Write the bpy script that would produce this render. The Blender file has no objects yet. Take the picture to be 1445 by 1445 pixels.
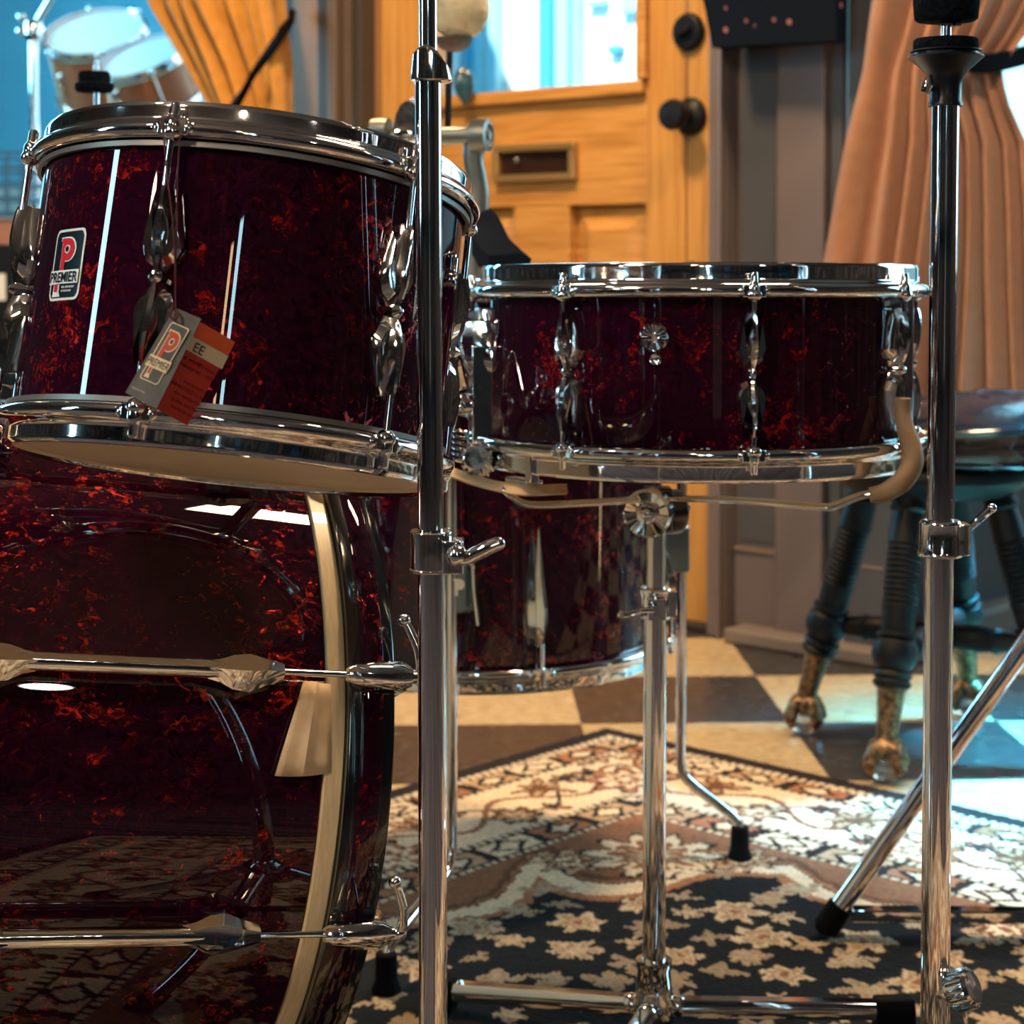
import bpy, bmesh, math, random
import numpy as np
from mathutils import Vector as V, Matrix, Quaternion

random.seed(7)
S = bpy.context.scene
COL = S.collection
R = math.radians

# ---------------------------------------------------------------- camera
F_PX, CX, PY, CAM_H, PITCH = 2600.0, 722.5, 472.0, 0.67, math.atan(100 / 2600.0)
cam = bpy.data.cameras.new('camera')
camo = bpy.data.objects.new('camera', cam)
COL.objects.link(camo)
camo.location = (0, 0, CAM_H)
camo.rotation_euler = (math.pi / 2 - PITCH, 0, 0)
cam.sensor_width = 36
cam.lens = 36 * F_PX / 1445
cam.shift_y = -(722.5 - PY) / 1445
cam.clip_start = 0.05
cam.dof.use_dof = True
cam.dof.focus_distance = 1.14
cam.dof.aperture_fstop = 12.5
S.camera = camo

# ---------------------------------------------------------------- world, sun, lights, exposure
W = bpy.data.worlds.new('sky')
S.world = W
W.use_nodes = True
W.node_tree.nodes['Background'].inputs[0].default_value = (0.24, 0.68, 1.0, 1)
W.node_tree.nodes['Background'].inputs[1].default_value = 1.6
S.view_settings.view_transform = 'Standard'
S.view_settings.look = 'None'
S.view_settings.gamma = 1
S.view_settings.use_curve_mapping = False
S.view_settings.exposure = 0.78

def light(kind, name, loc, energy, color, target=None, **kw):
    l = bpy.data.lights.new(name, kind)
    l.energy = energy
    l.color = color
    for k, v in kw.items():
        setattr(l, k, v)
    o = bpy.data.objects.new(name, l)
    COL.objects.link(o)
    o.location = loc
    if target is not None:
        o.rotation_euler = (V(target) - V(loc)).to_track_quat('-Z', 'Y').to_euler()
    return o

WARM = (1.0, 0.66, 0.34)
WARM2 = (1.0, 0.80, 0.58)
CYAN = (0.22, 0.72, 1.0)
light('SUN', 'sun', (0, -4, 8), 7.0, (1.0, 0.95, 0.88), target=(2.2, 1.0, 3.0), angle=0.02)
light('AREA', 'ceiling_lamp_door', (-0.60, 2.5, 2.5), 37, WARM, target=(0.0, 3.1, 0.5), shape='DISK', size=0.35)
light('AREA', 'ceiling_lamp_kit', (0.66, 1.93, 2.55), 29, (1.0, 0.70, 0.42), shape='RECTANGLE', size=0.52, size_y=0.16)
light('AREA', 'ceiling_lamp_back', (-1.6, -0.5, 2.4), 26, WARM2, target=(-0.2, 1.2, 0.5), shape='DISK', size=0.4)
light('AREA', 'window_light_right', (3.15, 3.02, 1.35), 24, CYAN, target=(0.6, 1.8, 0.3), shape='RECTANGLE', size=1.1, size_y=1.3)
light('AREA', 'floor_pool_light', (1.55, 2.75, 1.8), 17, (0.07, 0.60, 1.0), target=(0.86, 2.40, 0.0), shape='RECTANGLE', size=0.25, size_y=0.3, spread=R(32))  # added narrow spot that makes the blue pool on the floor
light('AREA', 'window_light_left', (-3.4, 0.2, 1.5), 17, (0.45, 0.82, 1.0), target=(0, 1.6, 0.5), shape='RECTANGLE', size=0.20, size_y=1.5)
light('AREA', 'window_light_back', (0.15, -2.9, 1.5), 7, (0.50, 0.85, 1.0), target=(0, 1.6, 0.5), shape='RECTANGLE', size=0.12, size_y=1.6)
light('AREA', 'lamp_strip_back', (-0.10, -2.9, 1.5), 4, WARM, target=(0, 1.6, 0.5), shape='RECTANGLE', size=0.09, size_y=1.5)
light('AREA', 'window_light_display', (-3.2, 5.6, 1.9), 110, CYAN, target=(-1.2, 6.6, 1.1), shape='RECTANGLE', size=1.0, size_y=1.2)

for i, p in enumerate(((-1.3, 0.6, 2.35), (-0.2, -1.3, 2.2), (1.6, -1.2, 2.0), (-2.2, -0.8, 1.9))):  # unseen point lights added to put sparkle in the chrome
    light('POINT', 'sparkle_light', p, 5.0, WARM2 if i % 2 else (1.0, 0.9, 0.8), shadow_soft_size=0.06)

# ---------------------------------------------------------------- helpers
FW = V((0, math.cos(PITCH), -math.sin(PITCH)))
UP = V((0, math.sin(PITCH), math.cos(PITCH)))

def at(px, py, Y):
    """point of the place at depth Y that the photograph shows at px, py"""
    d = FW + V((1, 0, 0)) * ((px - CX) / F_PX) + UP * ((PY - py) / F_PX)
    return V((0, 0, CAM_H)) + d * (Y / d.y)

def at_z(px, py, z):
    d = FW + V((1, 0, 0)) * ((px - CX) / F_PX) + UP * ((PY - py) / F_PX)
    return V((0, 0, CAM_H)) + d * ((z - CAM_H) / d.z)

def frame(origin, axis):
    """drum frame: z along the axis, y away from the camera, x completing it"""
    z = V(axis).normalized()
    y = V((0, 1, 0))
    y = (y - z * y.dot(z)).normalized()
    x = y.cross(z)
    m = Matrix((x, y, z)).transposed().to_4x4()
    m.translation = V(origin)
    return m

def polar(phi, r, z=0):
    """frame on a drum's side: x tangential, y along the axis, z outward"""
    s, c = math.sin(phi), math.cos(phi)
    m = Matrix(((c, 0, s), (s, 0, -c), (0, 1, 0))).to_4x4()
    m.translation = V((r * s, -r * c, z))
    return m

def align(p, q):
    """matrix whose z runs from p to q"""
    d = V(q) - V(p)
    m = d.to_track_quat('Z', 'Y').to_matrix().to_4x4()
    m.translation = V(p)
    return m

def T(x, y, z):
    return Matrix.Translation((x, y, z))

def catmull(pts, n=6):
    pts = [V(p) for p in pts]
    P = [pts[0] * 2 - pts[1]] + pts + [pts[-1] * 2 - pts[-2]]
    out = []
    for i in range(1, len(P) - 2):
        a, b, c, d = P[i - 1:i + 3]
        for k in range(n):
            t = k / n
            out.append(0.5 * ((2 * b) + (c - a) * t + (2 * a - 5 * b + 4 * c - d) * t * t + (3 * b - a - 3 * c + d) * t ** 3))
    out.append(pts[-1])
    return out

ROOTM = {}

class MB:
    def __init__(self):
        self.bm = bmesh.new()
        self.mi = 0

    def face(self, vs):
        try:
            f = self.bm.faces.new(vs)
            f.material_index = self.mi
            return f
        except ValueError:
            return None

    def rings(self, rings, closed_ring=True, cap=(True, True), loop=False):
        vr = [[self.bm.verts.new(p) for p in r] for r in rings]
        n = len(vr[0])
        m = len(vr)
        for i in range(m if loop else m - 1):
            a, b = vr[i], vr[(i + 1) % m]
            for j in range(n if closed_ring else n - 1):
                k = (j + 1) % n
                self.face((a[j], a[k], b[k], b[j]))
        if not loop and closed_ring:
            if cap[0]:
                self.face(list(reversed(vr[0])))
            if cap[1]:
                self.face(vr[-1])
        return vr

    def lathe(self, prof, n=32, M=Matrix(), loop=False, cap=(True, True), arc=None):
        """prof: (r, z) pairs turned about z; loop closes the profile into a ring"""
        if arc:
            a0, a1 = arc
            angs = [a0 + (a1 - a0) * k / n for k in range(n + 1)]
        else:
            angs = [2 * math.pi * k / n for k in range(n)]
        rings = [[M @ V((max(r, 1e-5) * math.sin(a), -max(r, 1e-5) * math.cos(a), z)) for a in angs] for r, z in prof]
        return self.rings(rings, closed_ring=not arc, cap=cap, loop=loop)

    def cyl(self, p, q, r, n=20, r2=None):
        M = align(p, q)
        L = (V(q) - V(p)).length
        self.lathe([(r, 0), (r if r2 is None else r2, L)], n, M)

    def turned(self, p, q, prof, n=20):
        """prof: (t 0..1, r) along p..q"""
        M = align(p, q)
        L = (V(q) - V(p)).length
        self.lathe([(r, t * L) for t, r in prof], n, M)

    def tube(self, pts, r, n=12, cap=True):
        pts = [V(p) for p in pts]
        rad = r if isinstance(r, (list, tuple)) else [r] * len(pts)
        t = (pts[1] - pts[0]).normalized()
        u = t.orthogonal().normalized()
        rings = []
        for i, p in enumerate(pts):
            a = pts[max(i - 1, 0)]
            b = pts[min(i + 1, len(pts) - 1)]
            t2 = (b - a).normalized()
            q = t.rotation_difference(t2)
            u = q @ u
            t = t2
            w = t.cross(u)
            rings.append([p + (u * math.cos(2 * math.pi * k / n) + w * math.sin(2 * math.pi * k / n)) * rad[i] for k in range(n)])
        self.rings(rings, cap=(cap, cap))

    def ribbon(self, pts, side, w, th):
        pts = [V(p) for p in pts]
        side = V(side).normalized()
        rings = []
        for i, p in enumerate(pts):
            t = (pts[min(i + 1, len(pts) - 1)] - pts[max(i - 1, 0)]).normalized()
            nn = t.cross(side).normalized()
            rings.append([p + side * w / 2 + nn * th / 2, p - side * w / 2 + nn * th / 2, p - side * w / 2 - nn * th / 2, p + side * w / 2 - nn * th / 2])
        self.rings(rings)

    def box(self, lo, hi, M=Matrix()):
        x0, y0, z0 = lo
        x1, y1, z1 = hi
        r = lambda z: [M @ V(p) for p in ((x0, y0, z), (x1, y0, z), (x1, y1, z), (x0, y1, z))]
        self.rings([r(z0), r(z1)])

    def prism(self, poly, z0, z1, M=Matrix()):
        self.rings([[M @ V((x, y, z0)) for x, y in poly], [M @ V((x, y, z1)) for x, y in poly]])

    def ball(self, c, r, n=16, sc=(1, 1, 1), M=Matrix()):
        prof = [(math.sin(math.pi * k / n), -math.cos(math.pi * k / n)) for k in range(n + 1)]
        MM = M @ T(*c) @ Matrix.Diagonal((r * sc[0], r * sc[1], r * sc[2], 1))
        self.lathe(prof, n * 2, MM, cap=(False, False))

    def loft(self, secs, M=Matrix()):
        self.rings([[M @ V(p) for p in s] for s in secs])

    def build(self, name, mats, parent=None, smooth=35, bevel=0, world=True, solid=0):
        bm = self.bm
        if parent is not None and world:
            root = parent
            while root.parent:
                root = root.parent
            bm.transform(ROOTM[root.name].inverted())
        bmesh.ops.remove_doubles(bm, verts=bm.verts, dist=1e-6)
        bmesh.ops.recalc_face_normals(bm, faces=bm.faces)
        me = bpy.data.meshes.new(name)
        bm.to_mesh(me)
        bm.free()
        for m in (mats if isinstance(mats, (list, tuple)) else [mats]):
            me.materials.append(m)
        if smooth:
            for p in me.polygons:
                p.use_smooth = True
            me.set_sharp_from_angle(angle=R(smooth))
        o = bpy.data.objects.new(name, me)
        COL.objects.link(o)
        if parent is not None:
            o.parent = parent
        if bevel:
            b = o.modifiers.new('bevel', 'BEVEL')
            b.width = bevel
            b.segments = 2
            b.limit_method = 'ANGLE'
            b.angle_limit = R(40)
        if solid:
            b = o.modifiers.new('solid', 'SOLIDIFY')
            b.thickness = solid
            b.offset = 0
        return o

def thing(name, label, cat, M=Matrix(), group=None, kind=None):
    o = bpy.data.objects.new(name, None)
    COL.objects.link(o)
    o.empty_display_size = 0.05
    M = M if isinstance(M, Matrix) else T(*M)
    o.matrix_world = M
    ROOTM[o.name] = M.copy()
    return tag(o, label, cat, group, kind)

def tag(o, label=None, cat=None, group=None, kind=None):
    if label: o['label'] = label
    if cat: o['category'] = cat
    if group: o['group'] = group
    if kind: o['kind'] = kind
    return o

def struct(name, mb, mats, label=None, **kw):
    o = mb.build(name, mats, **kw)
    ROOTM[o.name] = Matrix()
    o['kind'] = 'structure'
    if label: o['label'] = label
    return o

_fonts = {}
def text_tris(txt, size, align_x='CENTER', spacing=1.0, bold=0.0, shear=0.0):
    c = bpy.data.curves.new('txt', 'FONT')
    c.body = txt
    c.size = size
    c.align_x = align_x
    c.space_character = spacing
    c.offset = bold
    c.shear = shear
    c.resolution_u = 4
    o = bpy.data.objects.new('txt', c)
    COL.objects.link(o)
    bpy.context.view_layer.update()
    dg = bpy.context.evaluated_depsgraph_get()
    me = bpy.data.meshes.new_from_object(o.evaluated_get(dg))
    out = [[tuple(me.vertices[i].co) for i in p.vertices] for p in me.polygons]
    COL.objects.unlink(o)
    bpy.data.objects.remove(o)
    bpy.data.curves.remove(c)
    bpy.data.meshes.remove(me)
    return out

def polys2d(mb, polys, fmap, lift):
    for p in polys:
        mb.face([mb.bm.verts.new(fmap(q[0], q[1], lift)) for q in p])

def rrect(x0, y0, x1, y1, r, n=5):
    out = []
    for cx, cy, a in ((x1 - r, y0 + r, -90), (x1 - r, y1 - r, 0), (x0 + r, y1 - r, 90), (x0 + r, y0 + r, 180)):
        for k in range(n + 1):
            t = R(a + 90 * k / n)
            out.append((cx + r * math.cos(t), cy + r * math.sin(t)))
    return out

# ---------------------------------------------------------------- materials
def nodes(m):
    return m.node_tree.nodes, m.node_tree.links

def mat(name, col, rough=0.5, metal=0.0, coat=0.0, spec=0.5, **kw):
    m = bpy.data.materials.new(name)
    m.use_nodes = True
    b = m.node_tree.nodes['Principled BSDF']
    b.inputs['Base Color'].default_value = (*col, 1)
    b.inputs['Roughness'].default_value = rough
    b.inputs['Metallic'].default_value = metal
    b.inputs['Coat Weight'].default_value = coat
    b.inputs['Coat Roughness'].default_value = 0.03
    b.inputs['Specular IOR Level'].default_value = spec
    for k, v in kw.items():
        b.inputs[k.replace('_', ' ')].default_value = v
    return m

def add(m, t, **kw):
    n = m.node_tree.nodes.new(t)
    for k, v in kw.items():
        setattr(n, k, v)
    return n

def ramp(m, stops):
    n = add(m, 'ShaderNodeValToRGB')
    e = n.color_ramp.elements
    e[0].position, e[0].color = stops[0][0], (*stops[0][1], 1)
    e[1].position, e[1].color = stops[-1][0], (*stops[-1][1], 1)
    for p, c in stops[1:-1]:
        x = e.new(p)
        x.color = (*c, 1)
    return n

def noise_mat(name, stops, scale=5, detail=4, rough=0.5, stretch=(1, 1, 1), bump=0.0, bump_scale=None, distortion=0.0, coat=0.0, metal=0.0, rot=(0, 0, 0), spec=0.5):
    m = mat(name, stops[0][1], rough, metal, coat, spec)
    N, L = nodes(m)
    b = N['Principled BSDF']
    tc = add(m, 'ShaderNodeTexCoord')
    mp = add(m, 'ShaderNodeMapping')
    mp.inputs['Scale'].default_value = stretch
    mp.inputs['Rotation'].default_value = rot
    nz = add(m, 'ShaderNodeTexNoise')
    nz.inputs['Scale'].default_value = scale
    nz.inputs['Detail'].default_value = detail
    nz.inputs['Distortion'].default_value = distortion
    rp = ramp(m, stops)
    L.new(tc.outputs['Object'], mp.inputs[0])
    L.new(mp.outputs[0], nz.inputs['Vector'])
    L.new(nz.outputs[0], rp.inputs[0])
    L.new(rp.outputs[0], b.inputs['Base Color'])
    if bump:
        bp = add(m, 'ShaderNodeBump')
        bp.inputs['Strength'].default_value = bump
        bp.inputs['Distance'].default_value = 0.002
        n2 = nz
        if bump_scale:
            n2 = add(m, 'ShaderNodeTexNoise')
            n2.inputs['Scale'].default_value = bump_scale
            n2.inputs['Detail'].default_value = 3
            L.new(mp.outputs[0], n2.inputs['Vector'])
        L.new(n2.outputs[0], bp.inputs['Height'])
        L.new(bp.outputs[0], b.inputs['Normal'])
    return m

def pearl(name, scale, stretch=(1, 1, 1), lo=(0.017, 0.0016, 0.009), hi=(0.50, 0.018, 0.016)):
    """clear coated plastic wrap with crumpled red flakes lying at random tilts"""
    m = mat(name, lo, 0.36, 0.0, 1.0, 0.0)
    N, L = nodes(m)
    b = N['Principled BSDF']
    b.inputs['Coat Roughness'].default_value = 0.012
    b.inputs['Coat IOR'].default_value = 1.5
    tc = add(m, 'ShaderNodeTexCoord')
    mp = add(m, 'ShaderNodeMapping')
    mp.inputs['Scale'].default_value = stretch
    L.new(tc.outputs['Object'], mp.inputs[0])
    wz = add(m, 'ShaderNodeTexNoise')
    wz.inputs['Scale'].default_value = scale * 0.55
    wz.inputs['Detail'].default_value = 2.5
    L.new(mp.outputs[0], wz.inputs['Vector'])
    mx = add(m, 'ShaderNodeMix', data_type='VECTOR')
    mx.inputs['Factor'].default_value = 0.085
    L.new(mp.outputs[0], mx.inputs[4])
    L.new(wz.outputs['Color'], mx.inputs[5])
    def cells(sc_, rnd=1.0):
        v = add(m, 'ShaderNodeTexVoronoi')
        v.inputs['Scale'].default_value = sc_
        v.inputs['Randomness'].default_value = rnd
        L.new(mx.outputs[1], v.inputs['Vector'])
        return v
    vo = cells(scale)
    v2 = cells(scale * 2.1)
    def math_(op, a_, b_):
        n = add(m, 'ShaderNodeMath', operation=op)
        for i, q in enumerate((a_, b_)):
            if isinstance(q, (int, float)): n.inputs[i].default_value = q
            else: L.new(q, n.inputs[i])
        return n.outputs[0]
    s1 = add(m, 'ShaderNodeSeparateColor'); L.new(vo.outputs['Color'], s1.inputs[0])
    s2 = add(m, 'ShaderNodeSeparateColor'); L.new(v2.outputs['Color'], s2.inputs[0])
    big = add(m, 'ShaderNodeTexNoise')
    big.inputs['Scale'].default_value = scale * 0.20
    big.inputs['Detail'].default_value = 2
    L.new(mp.outputs[0], big.inputs['Vector'])
    # soft glimmer across a flake: noise drawn out in streaks
    st = add(m, 'ShaderNodeTexNoise')
    st.inputs['Scale'].default_value = scale * 1.1
    st.inputs['Detail'].default_value = 2
    st.inputs['Distortion'].default_value = 2.5
    L.new(mp.outputs[0], st.inputs['Vector'])
    flake = math_('MULTIPLY', math_('POWER', s1.outputs[0], 1.6), math_('POWER', s2.outputs[1], 0.7))
    flake = math_('MULTIPLY', flake, math_('MULTIPLY', st.outputs[0], big.outputs[0]))
    # fine crumpled creases
    cz = add(m, 'ShaderNodeTexNoise')
    cz.inputs['Scale'].default_value = scale * 0.75
    cz.inputs['Detail'].default_value = 3
    cz.inputs['Distortion'].default_value = 3.0
    L.new(mp.outputs[0], cz.inputs['Vector'])
    rg = math_('ABSOLUTE', math_('SUBTRACT', cz.outputs[0], 0.5), 0)
    rg = math_('MAXIMUM', math_('SUBTRACT', 1.0, math_('MULTIPLY', rg, 42.0)), 0.0)
    flake = math_('ADD', flake, math_('MULTIPLY', math_('MULTIPLY', rg, math_('POWER', big.outputs[0], 3.0)), 0.6))
    mid = tuple(l * 0.85 + h * 0.035 for l, h in zip(lo, hi))
    rp = ramp(m, [(0.04, lo), (0.15, mid), (0.20, tuple(h * 0.16 for h in hi)), (0.36, hi)])
    L.new(flake, rp.inputs[0])
    L.new(rp.outputs[0], b.inputs['Base Color'])
    mr = add(m, 'ShaderNodeMapRange')
    mr.inputs[1].default_value = 0.15
    mr.inputs[2].default_value = 0.26
    mr.inputs[4].default_value = 0.40
    L.new(flake, mr.inputs[0])
    L.new(mr.outputs[0], b.inputs['Metallic'])
    # flakes tilt: normal = geometry normal + random vector of the cell
    ge = add(m, 'ShaderNodeNewGeometry')
    sb = add(m, 'ShaderNodeVectorMath', operation='SUBTRACT')
    sb.inputs[1].default_value = (0.5, 0.5, 0.5)
    L.new(v2.outputs['Color'], sb.inputs[0])
    sc = add(m, 'ShaderNodeVectorMath', operation='SCALE')
    sc.inputs['Scale'].default_value = 0.8
    L.new(sb.outputs[0], sc.inputs[0])
    ad = add(m, 'ShaderNodeVectorMath', operation='ADD')
    L.new(ge.outputs['Normal'], ad.inputs[0])
    L.new(sc.outputs[0], ad.inputs[1])
    nm = add(m, 'ShaderNodeVectorMath', operation='NORMALIZE')
    L.new(ad.outputs[0], nm.inputs[0])
    L.new(nm.outputs[0], b.inputs['Normal'])
    return m

def chrome(name, col=(0.80, 0.80, 0.82), rough=0.05, bump=0.12):
    m = mat(name, col, rough, 1.0)
    N, L = nodes(m)
    tc = add(m, 'ShaderNodeTexCoord')
    nz = add(m, 'ShaderNodeTexNoise')
    nz.inputs['Scale'].default_value = 38
    nz.inputs['Detail'].default_value = 2
    rp = add(m, 'ShaderNodeMapRange')
    rp.inputs[3].default_value = rough * 0.6
    rp.inputs[4].default_value = rough * 1.6
    L.new(tc.outputs['Object'], nz.inputs['Vector'])
    L.new(nz.outputs[0], rp.inputs[0])
    L.new(rp.outputs[0], N['Principled BSDF'].inputs['Roughness'])
    if bump:
        bp = add(m, 'ShaderNodeBump')
        bp.inputs['Strength'].default_value = bump
        bp.inputs['Distance'].default_value = 0.002
        L.new(nz.outputs[0], bp.inputs['Height'])
        L.new(bp.outputs[0], N['Principled BSDF'].inputs['Normal'])
    return m

WRAP = pearl('red_pearl_wrap', 84)
WRAP_BASS = pearl('red_pearl_wrap_bass', 92, (1, 1, 0.75), hi=(0.72, 0.036, 0.018))
CHROME = chrome('chrome')
CHROME_TUBE = chrome('chrome_tube', (0.78, 0.77, 0.79), 0.045, 0.0)
CAST = chrome('cast_chrome', (0.82, 0.81, 0.80), 0.07, 0.35)
NICKEL = mat('dull_cast_metal', (0.20, 0.20, 0.175), 0.42, 0.8)
GOLDROD = mat('aged_plated_rod', (0.62, 0.56, 0.45), 0.16, 1.0)
HEAD = noise_mat('cream_drum_head', [(0.3, (0.84, 0.66, 0.42)), (0.7, (0.90, 0.73, 0.49))], 14, 3, 0.5)
MAPLE = noise_mat('pale_wood_hoop', [(0.3, (0.70, 0.52, 0.29)), (0.7, (0.84, 0.66, 0.40))], 60, 4, 0.35, (1, 1, 8), coat=0.3)
FELT_CREAM = noise_mat('cream_felt', [(0.3, (0.60, 0.41, 0.24)), (0.7, (0.78, 0.57, 0.35))], 55, 3, 0.95, bump=0.5)
BLACKG = mat('black_lacquer', (0.004, 0.004, 0.006), 0.16, 0, 0.9)
RUBBER = mat('black_rubber', (0.008, 0.009, 0.012), 0.6, spec=0.04)
FELT_BLACK = noise_mat('black_felt', [(0.3, (0.002, 0.003, 0.005)), (0.7, (0.007, 0.010, 0.014))], 300, 3, 1.0, bump=0.8, spec=0.05)
BLACKP = mat('black_plastic', (0.008, 0.010, 0.014), 0.32, spec=0.2)
LEATHER = noise_mat('tan_rubber_sleeve', [(0.3, (0.23, 0.145, 0.078)), (0.7, (0.31, 0.20, 0.115))], 60, 3, 0.7, bump=0.2)
WHITE = mat('badge_white', (0.78, 0.80, 0.80), 0.35)
NAVY = mat('badge_navy', (0.006, 0.014, 0.022), 0.25)
RED = mat('badge_red', (0.62, 0.015, 0.03), 0.3)
INK = mat('black_ink', (0.015, 0.008, 0.008), 0.7)
INKRED = mat('dark_red_ink', (0.035, 0.003, 0.004), 0.8, spec=0.1)
TAGGREY = noise_mat('grey_card', [(0.3, (0.09, 0.085, 0.080)), (0.7, (0.14, 0.13, 0.122))], 90, 4, 0.7)
TAGRED = noise_mat('red_card', [(0.3, (0.52, 0.025, 0.014)), (0.7, (0.60, 0.036, 0.020))], 60, 4, 0.6)
TAGORANGE = noise_mat('orange_red_card', [(0.3, (0.80, 0.10, 0.025)), (0.7, (0.88, 0.13, 0.035))], 60, 4, 0.6)
CARDCREAM = mat('cream_card', (0.88, 0.70, 0.45), 0.6)
LOGORED = mat('print_orange_red', (0.62, 0.09, 0.05), 0.6)
THREAD = mat('red_thread', (0.10, 0.008, 0.012), 0.8)
WOOL = noise_mat('lambswool', [(0.3, (0.60, 0.45, 0.26)), (0.7, (0.74, 0.60, 0.38))], 60, 4, 1.0, bump=0.8)
BRASS = mat('old_brass', (0.46, 0.29, 0.12), 0.42, 0.65)
BRASS_CAST = noise_mat('worn_brass', [(0.35, (0.05, 0.030, 0.018)), (0.65, (0.30, 0.19, 0.10))], 140, 3, 0.4, metal=0.7, bump=0.5)
GLASSBALL = mat('glass_ball', (0.75, 0.85, 0.9), 0.02, 0, 0, 0.6, Transmission_Weight=0.9)
STOOLWOOD = mat('dark_stool_wood', (0.005, 0.007, 0.010), 0.5, 0, 0.0, 0.22)
VINYL = noise_mat('black_vinyl', [(0.3, (0.004, 0.006, 0.009)), (0.7, (0.010, 0.013, 0.017))], 30, 4, 0.17, bump=0.5, bump_scale=26, coat=0.4)
COPPER = noise_mat('copper_wrap', [(0.3, (0.32, 0.10, 0.05)), (0.7, (0.42, 0.15, 0.08))], 9, 3, 0.22, metal=0.3)
DRUMWHITE = mat('white_drum_head', (0.75, 0.80, 0.82), 0.4)

# ================================================================= STRUCTURE
# shop-front geometry: the door wall runs along DA, the display bays recede along DB
DA = V((0.743, -0.669, 0)).normalized()
DB = V((0.669, 0.743, 0)).normalized()
MW, Z0W = -0.9, 3.66
def on_wall(px, py=None, off=0.0):
    """point of the door wall under photo column px (off: metres towards the room)"""
    u = (px - CX) / F_PX
    n = -DB
    Zw = Z0W
    p0 = V((0, Z0W, 0)) + n * off
    # solve p0 + s*DA on the ray column
    s = (u * p0.y - p0.x) / (DA.x - u * DA.y)
    p = p0 + DA * s
    if py is None:
        return p
    q = at(px, py, p.y)
    return q
K = on_wall(1262)
KA = lambda p: (p - K).dot(DA)         # distance along the wall from the corner (negative to the left)

def wall_frame(origin):
    """x along the door wall to the right, y into the wall (away), z up"""
    m = Matrix((DA, DB, V((0, 0, 1)))).transposed().to_4x4()
    m.translation = V(origin)
    return m
WM = wall_frame((K.x, K.y, 0))
def wxz(px, py, off=0.0):
    p = WM.inverted() @ on_wall(px, py, off)
    return p.x, p.z

# ---- floor tiles
def floor_mat():
    m = mat('checker_vinyl_tiles', (0.5, 0.4, 0.2), 0.28, 0, 0.0, 0.5)
    N, L = nodes(m)
    b = N['Principled BSDF']
    tc = add(m, 'ShaderNodeTexCoord')
    mp = add(m, 'ShaderNodeMapping')
    mp.vector_type = 'POINT'
    mp.inputs['Rotation'].default_value = (0, 0, -0.03)
    L.new(tc.outputs['Object'], mp.inputs[0])
    ck = add(m, 'ShaderNodeTexChecker')
    ck.inputs['Scale'].default_value = 1 / 0.3048
    L.new(mp.outputs[0], ck.inputs['Vector'])
    n1 = add(m, 'ShaderNodeTexNoise')
    n1.inputs['Scale'].default_value = 55
    n1.inputs['Detail'].default_value = 5
    L.new(tc.outputs['Object'], n1.inputs['Vector'])
    light_r = ramp(m, [(0.35, (0.40, 0.285, 0.15)), (0.65, (0.56, 0.42, 0.24))])
    dark_r = ramp(m, [(0.42, (0.028, 0.024, 0.024)), (0.66, (0.055, 0.047, 0.045)), (0.74, (0.20, 0.17, 0.14))])
    L.new(n1.outputs[0], light_r.inputs[0])
    L.new(n1.outputs[0], dark_r.inputs[0])
    mx = add(m, 'ShaderNodeMix', data_type='RGBA')
    L.new(ck.outputs['Fac'], mx.inputs['Factor'])
    L.new(light_r.outputs[0], mx.inputs[6])
    L.new(dark_r.outputs[0], mx.inputs[7])
    L.new(mx.outputs[2], b.inputs['Base Color'])
    n2 = add(m, 'ShaderNodeTexNoise')
    n2.inputs['Scale'].default_value = 7
    L.new(tc.outputs['Object'], n2.inputs['Vector'])
    mr = add(m, 'ShaderNodeMapRange')
    mr.inputs[3].default_value = 0.16
    mr.inputs[4].default_value = 0.42
    L.new(n2.outputs[0], mr.inputs[0])
    L.new(mr.outputs[0], b.inputs['Roughness'])
    return m
FLOORM = floor_mat()
gx = at_z(1113.8, 1019.4, 0)            # a tile corner
mb = MB()
mb.box((-7, -6, -0.06), (8, 14, 0.0))
fl = struct('floor', mb, FLOORM, smooth=0)
# origin of the checker at the tile corner
for v in fl.data.vertices:
    v.co -= V((gx.x, gx.y, 0))
fl.location = (gx.x, gx.y, 0)
ROOTM['floor'] = T(gx.x, gx.y, 0)

PLASTER_DARK = noise_mat('grey_brown_paint', [(0.3, (0.115, 0.090, 0.090)), (0.7, (0.135, 0.106, 0.105))], 3, 3, 0.45)
PANEL_DARK = noise_mat('slate_paint', [(0.3, (0.055, 0.056, 0.064)), (0.7, (0.066, 0.067, 0.075))], 3, 3, 0.4)
TRIM_BROWN = noise_mat('brown_trim_paint', [(0.3, (0.12, 0.085, 0.065)), (0.7, (0.15, 0.105, 0.08))], 3, 3, 0.45)
TANWALL = noise_mat('tan_boards', [(0.3, (0.27, 0.145, 0.062)), (0.7, (0.31, 0.17, 0.075))], 3, 3, 0.5, (6, 6, 1))
BLUEWALL = noise_mat('sky_blue_paint', [(0.3, (0.10, 0.36, 0.50)), (0.7, (0.13, 0.42, 0.56))], 2, 2, 0.6)
PALEWALL = noise_mat('pale_dado', [(0.3, (0.45, 0.42, 0.38)), (0.7, (0.55, 0.5, 0.45))], 3, 3, 0.6)
CEILM = noise_mat('brown_ceiling', [(0.3, (0.13, 0.095, 0.075)), (0.7, (0.17, 0.125, 0.10))], 2, 2, 0.8)
BACKWALL = noise_mat('contrast_wall_bands', [(0.40, (0.010, 0.008, 0.010)), (0.52, (0.022, 0.016, 0.017)), (0.56, (0.10, 0.065, 0.05)), (0.60, (0.03, 0.02, 0.02)), (0.68, (0.20, 0.15, 0.12))], 1.6, 2, 0.7, (5, 5, 1.6))  # unseen walls, banded dark and pale to give chrome reflections contrast
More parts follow.
